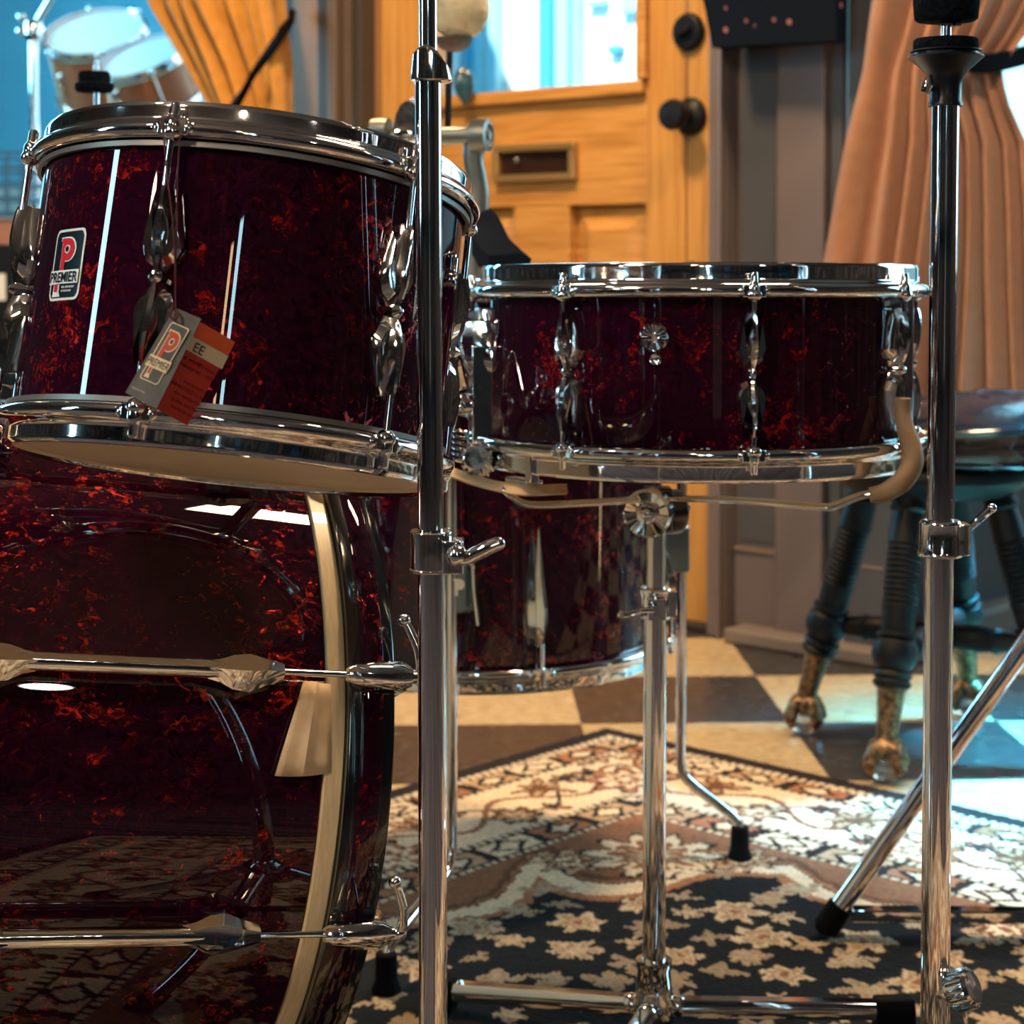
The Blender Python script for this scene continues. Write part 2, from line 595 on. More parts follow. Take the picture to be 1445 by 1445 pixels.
OAK = noise_mat('oak_door_wood', [(0.30, (0.40, 0.175, 0.040)), (0.5, (0.52, 0.25, 0.065)), (0.70, (0.60, 0.31, 0.095))], 3.2, 6, 0.33, (2, 2, 26), distortion=0.6, rot=(0, 0, 0), coat=0.25)
OAKV = noise_mat('oak_stile_wood', [(0.30, (0.42, 0.19, 0.045)), (0.5, (0.53, 0.26, 0.07)), (0.70, (0.60, 0.31, 0.095))], 3.2, 6, 0.33, (26, 26, 1.4), distortion=0.5, coat=0.25)

CEIL = 2.75
# door opening in wall coordinates
dx0 = wxz(532, 300)[0]
dx1 = wxz(1016, 300)[0]
DH = 2.05
xl = wxz(413, 100)[0]                   # left end of the entry wall
# wall pieces around the door
mb = MB()
mb.box((dx1, 0, 0), (0, 0.12, CEIL), WM)
mb.box((dx0, 0, DH), (dx1, 0.12, CEIL), WM)
struct('wall_front', mb, PLASTER_DARK, smooth=0)
mb = MB()
mb.box((xl, 0, 0), (dx0, 0.12, CEIL), WM)
struct('wall_entry', mb, TANWALL, smooth=0)
BATTEN = noise_mat('dark_brown_batten', [(0.3, (0.040, 0.030, 0.026)), (0.7, (0.052, 0.040, 0.034))], 3, 3, 0.5)
# dark battens on the tan boards
for i, (a, b_, col, th) in enumerate(((455, 474, BATTEN, 0.015), (476, 488, TRIM_BROWN, 0.03), (494, 516, TRIM_BROWN, 0.02), (517, 531, BATTEN, 0.045))):
    mb = MB()
    mb.box((wxz(a, 100)[0], -th, 0), (wxz(b_, 100)[0], 0, CEIL), WM)
    struct('trim_%d' % (i + 1), mb, col, smooth=0, bevel=0.004)
# post right of the door, recessed panel and stile of the grey wall
mb = MB()
mb.box((dx1 - 0.002, -0.035, 0), (wxz(1040, 300)[0], 0, CEIL), WM)
mb.box((dx1 + 0.03, -0.05, 0), (dx1 + 0.036, -0.035, CEIL), WM)
struct('trim_5', mb, noise_mat('grey_jamb_paint', [(0.3, (0.14, 0.105, 0.10)), (0.7, (0.165, 0.125, 0.117))], 3, 3, 0.45), smooth=0, bevel=0.004)
xa, xb, xc = wxz(1047, 300)[0], wxz(1104, 300)[0], wxz(1172, 300)[0]
zr = wxz(1078, 780)[1]
mb = MB()
mb.box((xa, -0.004, zr + 0.02), (xb, 0.0, 2.3), WM)
mb.box((xc, -0.004, zr + 0.02), (wxz(1190, 300)[0], 0.0, 2.3), WM)
struct('trim_6', mb, PANEL_DARK, smooth=0)
mb = MB()
mb.box((xb, -0.022, 0.02), (xc, 0, 2.5), WM)
mb.box((xa - 0.01, -0.010, 0.02), (xb, 0, zr + 0.0), WM)
struct('trim_7', mb, PLASTER_DARK, smooth=0, bevel=0.005)
mb = MB()
mb.box((xa - 0.01, -0.014, zr - 0.002), (xb, 0, zr + 0.007), WM)
mb.box((wxz(1190, 795)[0], -0.032, zr - 0.002), (-0.0, 0, zr + 0.007), WM)
struct('trim_8', mb, TRIM_BROWN, smooth=0, bevel=0.004)
mb = MB()
mb.box((wxz(1205, 300)[0], -0.03, 0.02), (0.03, 0.0, CEIL), WM)
struct('trim_9', mb, PANEL_DARK, smooth=0, bevel=0.006)
mb = MB()
mb.box((xa + 0.012, -0.070, 0.0), (0.03, 0, 0.028), WM)
struct('baseboard_front', mb, noise_mat('kick_board', [(0.3, (0.15, 0.115, 0.095)), (0.7, (0.19, 0.15, 0.12))], 4, 3, 0.45), smooth=0, bevel=0.006)
mb = MB()
mb.box((dx0, -0.02, 0.0), (dx1, 0.10, 0.013), WM)
struct('threshold', mb, mat('dark_threshold', (0.03, 0.02, 0.015), 0.5), smooth=0, bevel=0.003)

# bay wall to the right (recedes from the corner) with its window
BM_ = Matrix((DB, -DA, V((0, 0, 1)))).transposed().to_4x4()
BM_.translation = V((K.x, K.y, 0))      # x into the bay, -y towards the right side
BL = 1.75
wz0, wz1, wx0, wx1 = 0.62, 2.2, 0.22, 1.5
mb = MB()
mb.box((0, 0, 0), (BL, 0.1, wz0), BM_)
mb.box((0, 0, wz1), (BL, 0.1, CEIL), BM_)
mb.box((0, 0, wz0), (wx0, 0.1, wz1), BM_)
mb.box((wx1, 0, wz0), (BL, 0.1, wz1), BM_)
struct('wall_right', mb, noise_mat('dark_slate_bay', [(0.3, (0.020, 0.019, 0.022)), (0.7, (0.025, 0.024, 0.027))], 3, 3, 0.5), smooth=0)
mb = MB()
mb.box((0.0, -0.025, 0.425), (BL, 0, 0.445), BM_)
struct('trim_10', mb, TRIM_BROWN, smooth=0, bevel=0.004)
mb = MB()
mb.box((0.0, -0.05, 0.0), (BL, 0, 0.06), BM_)
struct('baseboard_right', mb, noise_mat('kick_board_bay', [(0.3, (0.05, 0.045, 0.042)), (0.7, (0.065, 0.055, 0.05))], 4, 3, 0.45), smooth=0, bevel=0.01)

GLASS = bpy.data.materials.new('window_glass')
GLASS.use_nodes = True
_n, _l = nodes(GLASS)
_n.remove(_n['Principled BSDF'])
_t = add(GLASS, 'ShaderNodeBsdfTransparent')
_t.inputs[0].default_value = (0.93, 0.97, 0.98, 1)
_g = add(GLASS, 'ShaderNodeBsdfGlossy')
_g.inputs['Roughness'].default_value = 0.02
_x = add(GLASS, 'ShaderNodeMixShader')
_x.inputs[0].default_value = 0.06
_l.new(_t.outputs[0], _x.inputs[1])
_l.new(_g.outputs[0], _x.inputs[2])
_l.new(_x.outputs[0], _n['Material Output'].inputs[0])

def window(name, M, x0, x1, z0, z1, y0, y1, fmat, bars=1, fr=0.035):
    mb = MB()
    mb.box((x0 - fr, y0, z0 - fr), (x1 + fr, y1, z0), M)
    mb.box((x0 - fr, y0, z1), (x1 + fr, y1, z1 + fr), M)
    mb.box((x0 - fr, y0, z0), (x0, y1, z1), M)
    mb.box((x1, y0, z0), (x1 + fr, y1, z1), M)
    for k in range(bars):
        x = x0 + (x1 - x0) * (k + 1) / (bars + 1)
        mb.box((x - 0.015, y0, z0), (x + 0.015, y1, z1), M)
    w = struct(name, mb, fmat, smooth=0)
    mb = MB()
    ym = (y0 + y1) / 2
    mb.box((x0, ym - 0.002, z0), (x1, ym + 0.002, z1), M)
    mb.build('glass_pane', GLASS, w, smooth=0)
    return w
window('window_1', BM_, wx0 + 0.035, wx1 - 0.035, wz0 + 0.035, wz1 - 0.035, 0.02, 0.08, PANEL_DARK, 0)

# outer shop front: right bay window, left display bay wall
E1 = K + DB * BL
FM = Matrix((DA, DB, V((0, 0, 1)))).transposed().to_4x4()
FM.translation = V((E1.x, E1.y, 0))
mb = MB()
mb.box((-0.1, 0, 0), (3.4, 0.12, 0.6), FM)
mb.box((-0.1, 0, 2.35), (3.4, 0.12, CEIL), FM)
mb.box((-0.1, 0, 0.6), (0.1, 0.12, 2.35), FM)
mb.box((2.9, 0, 0.6), (3.4, 0.12, 2.35), FM)
struct('wall_street', mb, PANEL_DARK, smooth=0)
window('window_2', FM, 0.14, 2.86, 0.64, 2.31, 0.03, 0.09, PANEL_DARK, 1)
# left display bay: blue back wall with pale dado, slightly set back
EL = on_wall(404) + DB * 0.06
SM = Matrix((DB, -DA, V((0, 0, 1)))).transposed().to_4x4()
SM.translation = V((on_wall(404).x, on_wall(404).y, 0))
LB = on_wall(404) + DB * 2.6
LBX = ((540 - CX) / F_PX * LB.y - LB.x) / (DA.x - (540 - CX) / F_PX * DA.y)
LM = Matrix((DA, DB, V((0, 0, 1)))).transposed().to_4x4()
LM.translation = V((LB.x, LB.y, 0))
dz = 1.06
mb = MB()
mb.box((-6.5, 0, dz), (LBX, 0.12, CEIL), LM)
struct('wall_display', mb, BLUEWALL, smooth=0)
mb = MB()
mb.box((-6.5, -0.03, 0), (LBX, 0.12, dz), LM)
struct('wall_display_dado', mb, PALEWALL, smooth=0, bevel=0.01)
mb = MB()
mb.box((LBX - 1.05, -0.06, dz), (LBX - .2, 0.0, CEIL), LM)
struct('trim_11', mb, PANEL_DARK, smooth=0)

# rest of the room
mb = MB(); mb.box((-5.6, -3.1, 0), (5.2, -3.0, CEIL)); struct('wall_back', mb, BACKWALL, smooth=0)
wb = bpy.data.objects['wall_back']
gq = np.random.default_rng(21)
pal = [mat('shop_%d' % i, c_, .6) for i, c_ in enumerate(((.01, .01, .012), (.30, .22, .15), (.02, .06, .10), (.08, .05, .035), (.45, .40, .34), (.015, .012, .012), (.10, .03, .025), (.05, .16, .22)))]
x = -5.4
while x < 4.8:  # unseen boards added behind the camera to enrich the chrome reflections
    w_ = gq.uniform(.10, .42)
    z0_ = gq.choice([0.0, .35, .8, 1.3]); z1_ = z0_ + gq.uniform(.4, 1.3)
    mb = MB(); mb.box((x, -3.0, z0_), (x + w_, -2.93, min(z1_, 2.6)))
    mb.build('reflection_board', pal[int(gq.integers(0, 8))], wb, smooth=0)
    x += w_ + gq.uniform(.02, .14)
for z_ in (.32, .78, 1.28, 1.85):  # unseen shelves, likewise added for what the chrome mirrors
    mb = MB(); mb.box((-5.4, -3.0, z_), (4.0, -2.78, z_ + .03)); mb.build('reflection_shelf', pal[5], wb, smooth=0)
mb = MB(); mb.box((-5.7, -3.1, 0), (-5.6, 11, CEIL)); struct('wall_left', mb, BACKWALL, smooth=0)
mb = MB(); mb.box((4.1, -3.0, 0), (4.2, 2.7, CEIL)); struct('wall_shop_right', mb, BACKWALL, smooth=0)
mb = MB()
# ceiling follows the plan so the street outside stays open to the sky
cl = [(-5.7, -3.1), (4.2, -3.1), tuple((E1 + DA * 3.4)[:2]), tuple(E1[:2]), tuple((K + DB * 0.1)[:2]), tuple((on_wall(404) + DB * 0.1)[:2]), tuple((on_wall(404) + DB * 0.1 - DA * .15)[:2]), tuple((LB + DA * (LBX - .1))[:2]), tuple((LB - DA * 6.5)[:2]), (-5.7, 9)]
mb.rings([[V((x, y, CEIL)) for x, y in cl], [V((x, y, CEIL + 0.1)) for x, y in cl]])
struct('ceiling', mb, CEILM, smooth=0)

# unseen striped carpet added near the camera to darken and streak chrome reflections
mb = MB(); mb.box((-5.6, -3.0, 0.0), (4.1, 0.95, 0.006))
struct('reflection_carpet', mb, noise_mat('reflection_stripes', [(0.34, (0.012, 0.011, 0.015)), (0.42, (0.10, 0.09, 0.105)), (0.48, (0.022, 0.022, 0.032)), (0.54, (0.20, 0.17, 0.165)), (0.60, (0.03, 0.026, 0.032)), (0.70, (0.12, 0.10, 0.10))], 2.2, 2, 0.95, (7, 0.12, 1), spec=0.05), smooth=0)

# ---- street outside: pale shop front with blue pilasters
FACW = mat('sunlit_white_render', (0.85, 0.83, 0.78), 0.8)
FACB = mat('blue_shopfront_paint', (0.06, 0.34, 0.50), 0.6)
FACL = mat('light_blue_shopfront_paint', (0.34, 0.66, 0.76), 0.6)
OM = WM @ T(0, 3.6, 0)
def fx(px):
    """x on the facade plane under photo column px"""
    u = (px - CX) / F_PX
    p0 = OM.translation
    s = (u * p0.y - p0.x) / (DA.x - u * DA.y)
    return s
mb = MB()
mb.box((-6, 0, -0.05), (6, 0.2, 5), OM)
fac = struct('exterior_facade', mb, FACW, smooth=0)
for a, b_, mm in ((668, 680, FACB), (680, 712, FACL), (694, 698, FACW), (778, 795, FACB), (795, 812, FACL), (821, 826, FACL), (560, 600, FACL), (1290, 2100, FACL)):  # widest strip, far right, is added to turn reflections blue
    mb = MB()
    mb.box((fx(a), -0.06 - 0.03 * (mm is FACB), 0.0), (fx(b_), 0, 5), OM)
    mb.build('facade_strip', mm, fac, smooth=0)

for px0, py0, px1, py1 in ((866, 64, 883, 78), (836, -2, 862, 12), (884, -8, 912, 22)):
    p0, p1 = at(px0, py1, OM.translation.y + fx(px0) * DA.y), at(px1, py0, OM.translation.y + fx(px1) * DA.y)
    a_, b_ = OM.inverted() @ p0, OM.inverted() @ p1
    mb = MB(); mb.box((a_.x, -0.05, a_.z), (b_.x, 0.0, b_.z), OM); mb.build('flower_box', FACB if py0 > 0 else FACL, fac, smooth=0, bevel=.01)

# ================================================================= DOOR
def wbox(mb, px0, py0, px1, py1, y0, y1):
    """box on the door wall spanning photo columns/rows (taken at the wall face)"""
    a = wxz(px0, py0); b = wxz(px1, py1)
    mb.box((a[0], y0, min(a[1], b[1])), (b[0], y1, max(a[1], b[1])), WM)

wl = wxz(600, 140)[0]; wr = wxz(907, 131)[0]; wbot = wxz(907, 132)[1]; wtop = 1.9
xs = wxz(964, 200)[0]                   # joint of the outer stile
mb = MB()
mb.box((dx0 + 0.004, 0.01, 0.012), (wl, 0.055, DH), WM)
mb.box((wr, 0.01, 0.012), (xs - 0.0025, 0.055, DH), WM)
mb.box((xs - 0.0025, 0.035, 0.012), (xs + 0.0025, 0.055, DH), WM)
mb.box((xs + 0.0025, 0.008, 0.012), (dx1, 0.055, DH), WM)
door = struct('door_1', mb, OAKV, 'light oak front door with a glazed top half', smooth=0, bevel=0.002)
pr0, pr1 = wxz(672, 300), wxz(795, 296)
pt = wxz(800, 290)[1]                   # top of the raised panels
mb = MB()
mb.box((wl, 0.012, pt), (wr, 0.055, wbot - 0.0), WM)
mb.box((wl, 0.012, wtop), (wr, 0.055, DH), WM)
mb.box((wl, 0.012, 0.012), (wr, 0.055, 0.22), WM)
xm0, xm1 = wxz(719, 310)[0], wxz(797, 310)[0]
mb.box((xm0, 0.012, 0.22), (xm1, 0.055, pt), WM)
mb.build('door_rail', OAK, door, smooth=0, bevel=0.003)
for a, b_ in ((wl, xm0), (xm1, wr)):
    mb = MB()
    z0, z1 = 0.22, pt
    e = 0.045
    rr = lambda i, y: [WM @ V(p) for p in ((a + i, y, z0 + i), (b_ - i, y, z0 + i), (b_ - i, y, z1 - i), (a + i, y, z1 - i))]
    mb.rings([rr(0, 0.05), rr(0.0, 0.040), rr(e, 0.018), rr(e + 0.001, 0.016)])
    mb.build('door_panel', OAK, door, smooth=0, bevel=0.002)
mb = MB()
fw = 0.026
mb.box((wl, -0.006, wbot - 0.0), (wr, 0.05, wbot + fw), WM)
mb.box((wl, -0.006, wtop - fw), (wr, 0.05, wtop), WM)
mb.box((wl, -0.006, wbot + fw), (wl + fw, 0.05, wtop - fw), WM)
mb.box((wr - fw * 0.6, -0.006, wbot + fw), (wr + 0.008, 0.05, wtop - fw), WM)
mb.build('glazing_bead', OAK, door, smooth=0, bevel=0.005)
mb = MB()
mb.box((wl + fw, 0.028, wbot + fw), (wr - fw * 0.6, 0.033, wtop - fw), WM)
mb.build('glass_pane', GLASS, door, smooth=0)
DM = mat('black_iron', (0.008, 0.009, 0.012), 0.42, spec=0.2)
def on_door(px, py):
    x, z = wxz(px, py)
    return WM @ T(x, 0.008, z) @ Matrix.Rotation(R(90), 4, 'X')     # z axis out into the room
M = on_door(970, 45)
mb = MB(); mb.lathe([(0.0, 0), (0.034, 0), (0.035, 0.008), (0.030, 0.016), (0.0, 0.018)], 28, M)
mb.box((-0.016, -0.006, 0.015), (0.016, 0.006, 0.030), M @ Matrix.Rotation(R(20), 4, 'Z'))
mb.build('deadbolt', DM, door, bevel=0.002)
M = on_door(972, 164)
mb = MB(); mb.lathe([(0.0, 0), (0.034, 0), (0.035, 0.006), (0.028, 0.014), (0.013, 0.018), (0.011, 0.034), (0.016, 0.040), (0.027, 0.046), (0.029, 0.058), (0.025, 0.068), (0.0, 0.072)], 28, M)
mb.build('door_knob', DM, door)
M = on_door(973, 378)
mb = MB(); mb.lathe([(0.0, 0), (0.012, 0), (0.010, 0.014), (0.0, 0.016)], 18, M); mb.build('door_stop', DM, door)
# letter slot
a, b_ = wxz(697, 258), wxz(811, 199)
mb = MB()
f2 = 0.014
for q in ((a[0], a[1], b_[0], a[1] + f2), (a[0], b_[1] - f2, b_[0], b_[1]), (a[0], a[1] + f2, a[0] + f2, b_[1] - f2), (b_[0] - f2, a[1] + f2, b_[0], b_[1] - f2)):
    mb.box((q[0], -0.006, q[1]), (q[2], 0.02, q[3]), WM)
ls = mb.build('letter_plate', BRASS, door, smooth=0, bevel=0.003)
mb = MB(); mb.box((a[0] + f2, 0.006, a[1] + f2), (b_[0] - f2, 0.02, b_[1] - f2), WM)
mb.build('letter_flap', mat('dark_bronze', (0.06, 0.03, 0.02), 0.35, 0.6), ls, smooth=0)
mb = MB(); mb.ball((0, 0, 0.012), 0.005, 8, (1, 1, 1), on_door(731, 226)); mb.build('screw', CHROME, ls)

# ================================================================= RUG
def rug():
    c = at_z(856, 1036, 0)
    d1 = V((0.735, -0.678, 0)).normalized()
    d2 = V((-0.678, -0.735, 0)).normalized()
    LX, LY, st = 1.75, 1.62, 0.0036
    nx, ny = int(LX / st) + 1, int(LY / st) + 1
    xs_ = np.linspace(0, LX, nx); ys_ = np.linspace(0, LY, ny)
    X, Y = np.meshgrid(xs_, ys_, indexing='ij')
    rng = np.random.default_rng(3)
    # wobbling of the woven outlines
    def smooth_noise(fr, seed):
        r = np.random.default_rng(seed)
        o = np.zeros_like(X)
        for k in range(10):
            th = r.uniform(0, 2 * np.pi); ph = r.uniform(0, 6.28); fq = fr * r.uniform(.6, 1.5)
            o += np.sin((X * np.cos(th) + Y * np.sin(th)) * fq + ph)
        return o / 4.0
    wob = smooth_noise(170, 1) * 0.0035
    wob2 = smooth_noise(240, 2) * 0.003
    Xw, Yw = X + wob, Y + wob2
    d = np.minimum(np.minimum(X, LX - X), np.minimum(Y, LY - Y))
    along = np.where(np.minimum(X, LX - X) < np.minimum(Y, LY - Y), Y, X)
    CHAR = np.array([0.022, 0.017, 0.018]); CREAM = np.array([0.72, 0.57, 0.39]); BROWN = np.array([0.25, 0.115, 0.06])
    NAVYC = np.array([0.009, 0.012, 0.016]); TAN = np.array([0.46, 0.30, 0.175]); RUST = np.array([0.34, 0.15, 0.075])
    col = np.zeros(X.shape + (3,)); col[:] = NAVYC
    def put(mask, c_):
        col[mask] = c_
    def motif(cx_, cy_, r, fn):
        i0, i1 = np.searchsorted(xs_, [cx_ - r, cx_ + r]); j0, j1 = np.searchsorted(ys_, [cy_ - r, cy_ + r])
        if i1 <= i0 or j1 <= j0: return
        sl = (slice(max(i0, 0), i1), slice(max(j0, 0), j1))
        u, v = Xw[sl] - cx_, Yw[sl] - cy_
        fn(col[sl], u, v)
    # corner medallion curves: field edge is a scalloped line
    dc = np.minimum(X, LX - X), np.minimum(Y, LY - Y)
    w0, w1, w2, w3, w4 = 0.028, 0.037, 0.092, 0.228, 0.290
    inner = d > w4
    rc = np.hypot(dc[0] - w4, dc[1] - w4)
    scal = 0.20 + 0.035 * np.cos(np.arctan2(dc[1] - w4 + 1e-6, dc[0] - w4 + 1e-6) * 6)
    edge_sc = w4 + 0.045 + 0.030 * np.cos(along * 2 * np.pi / 0.32) + wob
    med = inner & ((rc < scal + 0.06) | (d < edge_sc + 0.030))
    put(inner & ((rc < scal + 0.075) | (d < edge_sc + 0.042)), RUST)
    put(inner & ((rc < scal + 0.058) | (d < edge_sc + 0.028)), CREAM)
    put(inner & ((rc < scal + 0.022) | (d < edge_sc + 0.004)), CHAR)
    put(inner & ((rc < scal + 0.018) | (d < edge_sc + 0.001)), RUST)
    put(inner & ((rc < scal + 0.012) | (d < edge_sc - 0.004)), BROWN * 0.55)
    put(inner & ((rc < scal - 0.004) | (d < edge_sc - 0.014)), BROWN)
    def rosette(cs, r, petals=8, rot=0.0):
        def fn(cc, u, v):
            rr = np.hypot(u, v); th = np.arctan2(v, u) + rot
            pr = r * (0.80 + 0.2 * np.cos(th * petals))
            cc[rr < pr * 1.12] = CHAR * 1.3
            cc[rr < pr] = cs[0]
            cc[rr < pr * 0.70] = cs[1]
            cc[rr < pr * 0.42] = cs[2]
            cc[(rr < pr * 0.22)] = cs[3]
        return fn
    def floret(cs, r, n_, rot, seed):
        g = np.random.default_rng(seed)
        def fn(cc, u, v):
            m_ = np.zeros(u.shape, bool); k_ = np.zeros(u.shape, bool)
            for q in range(n_):
                a_ = rot + q * 2 * np.pi / n_ + g.uniform(-.3, .3)
                L_ = r * g.uniform(.6, 1.0)
                px_, py_ = np.cos(a_), np.sin(a_)
                s_ = u * px_ + v * py_; t_ = -u * py_ + v * px_
                m_ |= (s_ > 0) & (s_ < L_) & (np.abs(t_) < r * 0.20 * np.sin(np.clip(s_ / L_, 0, 1) * np.pi) ** .5)
                k_ |= (s_ > L_ * .35) & (s_ < L_ * .8) & (np.abs(t_) < r * 0.07)
            cc[m_] = cs[0]; cc[k_] = cs[1]
        return fn
    # florets over the dark field
    g = np.random.default_rng(11)
    pts = []
    tries = 0
    while len(pts) < 700 and tries < 20000:
        tries += 1
        p = (g.uniform(.3, LX - .3), g.uniform(.3, LY - .3))
        i, j = int(p[0] / st), int(p[1] / st)
        if med[i, j] or d[i, j] < w4 + .09: continue
        if all((p[0] - q[0]) ** 2 + (p[1] - q[1]) ** 2 > 0.047 ** 2 for q in pts):
            pts.append(p)
    for k, p in enumerate(pts):
        if k % 9 == 0:
            motif(p[0], p[1], .05, rosette((CREAM * .75, TAN * .8, CREAM * .65, BROWN), g.uniform(.024, .034), 6, g.uniform(0, 6)))
        else:
            motif(p[0], p[1], .05, floret((CREAM * g.uniform(.38, .68), TAN * .7), g.uniform(.019, .036), int(g.integers(4, 8)), g.uniform(0, 6), k))
    # flowers in the scalloped edge
    for base in np.arange(.16, max(LX, LY), .32):
        for (cx_, cy_) in ((base, w4 + .055), (base, LY - w4 - .055), (w4 + .055, base), (LX - w4 - .055, base)):
            motif(cx_, cy_, .06, rosette((TAN, BROWN * .6, CREAM, BROWN), .042, 8))
    for cx_, cy_ in ((w4 + .11, w4 + .11), (LX - w4 - .11, w4 + .11), (w4 + .11, LY - w4 - .11), (LX - w4 - .11, LY - w4 - .11)):
        motif(cx_, cy_, .09, rosette((CREAM, BROWN, TAN, CREAM), .075, 10))
    # main cream border with flowers and a wandering stem
    b1 = (d > w2) & (d <= w3)
    put(b1, CREAM)
    mid = (w2 + w3) / 2
    stem = np.abs(d - mid - 0.030 * np.sin(along * 2 * np.pi / 0.21)) < 0.005
    put(b1 & stem, BROWN)
    stem2 = np.abs(d - mid + 0.036 * np.sin(along * 2 * np.pi / 0.21 + .8)) < 0.003
    put(b1 & stem2, CHAR * 1.5)
    for k, base in enumerate(np.arange(.08, max(LX, LY) - .05, .105)):
        off = .028 * (1 if k % 2 else -1)
        for s_ in range(4):
            cx_, cy_ = ((base, mid + off), (base, LY - mid - off), (mid + off, base), (LX - mid - off, base))[s_]
            if k % 4 == 1:
                motif(cx_, cy_, .06, rosette((RUST, CREAM, RUST * .7, CREAM), .056, 8))
            elif k % 2 == 0:
                motif(cx_, cy_, .05, floret((BROWN * .6, TAN), .050, 6, k * .9, 50 + k))
            else:
                motif(cx_, cy_, .05, rosette((BROWN * .6, TAN, CREAM, BROWN), .034, 6))
            c2 = ((base + .05, mid - off * 1.3), (base + .05, LY - mid + off * 1.3), (mid - off * 1.3, base + .05), (LX - mid + off * 1.3, base + .05))[s_]
            motif(c2[0], c2[1], .03, floret((CHAR * 1.8, RUST), .030, 5, k * 1.7, 90 + k))
    # guard bands with diamonds
    for lo_, hi_ in ((w1, w2), (w3, w4)):
        bnd = (d > lo_) & (d <= hi_)
        put(bnd, CHAR)
        m_ = (lo_ + hi_) / 2; h_ = (hi_ - lo_) / 2
        ph = np.abs(((along + wob) / 0.088) % 1 - .5) * 2
        idx = np.floor((along + wob) / 0.088).astype(int) % 3
        vv = np.abs(d - m_) / h_
        cell = bnd & (ph < .84) & (vv < .66)
        for q_, c_ in enumerate((TAN, RUST, CREAM)):
            put(cell & (idx == q_), c_)
        dd = ph + vv * .95
        put(cell & (dd < .66), CHAR)
        put(cell & (dd < .42), CREAM)
        for e_ in (lo_ + .002, hi_ - .003):
            bead = np.abs(d - e_) < .0045
            put(bead, CHAR)
            put(bead & ((along / 0.013) % 1 < .6), CREAM * .9)
    put(d <= w0, CHAR)
    put((d > w0) & (d <= w1) & ((along / .014) % 1 < .65), CREAM * .85)
    col *= (1 + 0.10 * rng.standard_normal(X.shape))[..., None]
    col = np.clip(col, 0.004, 1)
    verts = np.stack([X, Y, np.full_like(X, 0.009) + rng.uniform(-.0006, .0006, X.shape)], -1).reshape(-1, 3)
    i = np.arange(nx - 1)[:, None] * ny + np.arange(ny - 1)[None]
    faces = np.stack([i, i + ny, i + ny + 1, i + 1], -1).reshape(-1, 4)
    me = bpy.data.meshes.new('rug')
    nv, nf = len(verts), len(faces)
    # side skirt
    loop = [k * ny for k in range(nx)] + [(nx - 1) * ny + k for k in range(1, ny)] + [k * ny + ny - 1 for k in range(nx - 2, -1, -1)] + [k for k in range(ny - 2, 0, -1)]
    sk = verts[loop].copy(); sk[:, 2] = 0.0005
    allv = np.concatenate([verts, sk])
    n_ = len(loop)
    sf = [[loop[k], nv + k, nv + (k + 1) % n_, loop[(k + 1) % n_]] for k in range(n_)]
    allf = np.concatenate([faces, np.array(sf)])
    me.vertices.add(len(allv)); me.vertices.foreach_set('co', allv.astype(np.float32).ravel())
    me.loops.add(len(allf) * 4); me.loops.foreach_set('vertex_index', allf.astype(np.int32).ravel())
    me.polygons.add(len(allf)); me.polygons.foreach_set('loop_start', np.arange(0, len(allf) * 4, 4, dtype=np.int32))
    me.update(calc_edges=True)
    ca = me.color_attributes.new('weave', 'FLOAT_COLOR', 'POINT')
    cdat = np.ones((len(allv), 4), np.float32)
    cdat[:nv, :3] = col.reshape(-1, 3)
    cdat[nv:, :3] = CHAR
    ca.data.foreach_set('color', cdat.ravel())
    m = mat('woven_rug', (0.1, 0.1, 0.1), 0.95, spec=0.15)
    N, L = nodes(m)
    at_ = add(m, 'ShaderNodeAttribute', attribute_name='weave')
    L.new(at_.outputs['Color'], N['Principled BSDF'].inputs['Base Color'])
    tc = add(m, 'ShaderNodeTexCoord'); nz = add(m, 'ShaderNodeTexNoise'); nz.inputs['Scale'].default_value = 420
    bp = add(m, 'ShaderNodeBump'); bp.inputs['Strength'].default_value = 0.6; bp.inputs['Distance'].default_value = 0.003
    L.new(tc.outputs['Object'], nz.inputs['Vector']); L.new(nz.outputs[0], bp.inputs['Height']); L.new(bp.outputs[0], N['Principled BSDF'].inputs['Normal'])
    me.materials.append(m)
    o = bpy.data.objects.new('rug', me)
    COL.objects.link(o)
    mm = Matrix((d1, d2, V((0, 0, 1)))).transposed().to_4x4()
    # d1 x d2 points down, so mirror by swapping: keep z up explicitly
    mm.translation = V((c.x, c.y, 0))
    o.matrix_world = mm
    me.flip_normals() if mm.determinant() < 0 else None
    tag(o, 'patterned cream, brown and navy rug under the drum kit', 'rug')
    return o
rug()
RUGZ = 0.0105

# ================================================================= CURTAINS
VELVET_GOLD = noise_mat('gold_velvet', [(0.3, (0.46, 0.19, 0.018)), (0.7, (0.56, 0.25, 0.03))], 40, 3, 0.8, bump=0.2)
VELVET_GOLD.node_tree.nodes['Principled BSDF'].inputs['Sheen Weight'].default_value = 0.4
VELVET_TAN = noise_mat('tan_velvet', [(0.3, (0.26, 0.105, 0.048)), (0.7, (0.30, 0.126, 0.060))], 40, 3, 0.8, bump=0.2)
VELVET_TAN.node_tree.nodes['Principled BSDF'].inputs['Sheen Weight'].default_value = 0.4
TIE = mat('black_tie_band', (0.003, 0.003, 0.005), 0.8, spec=0.05)

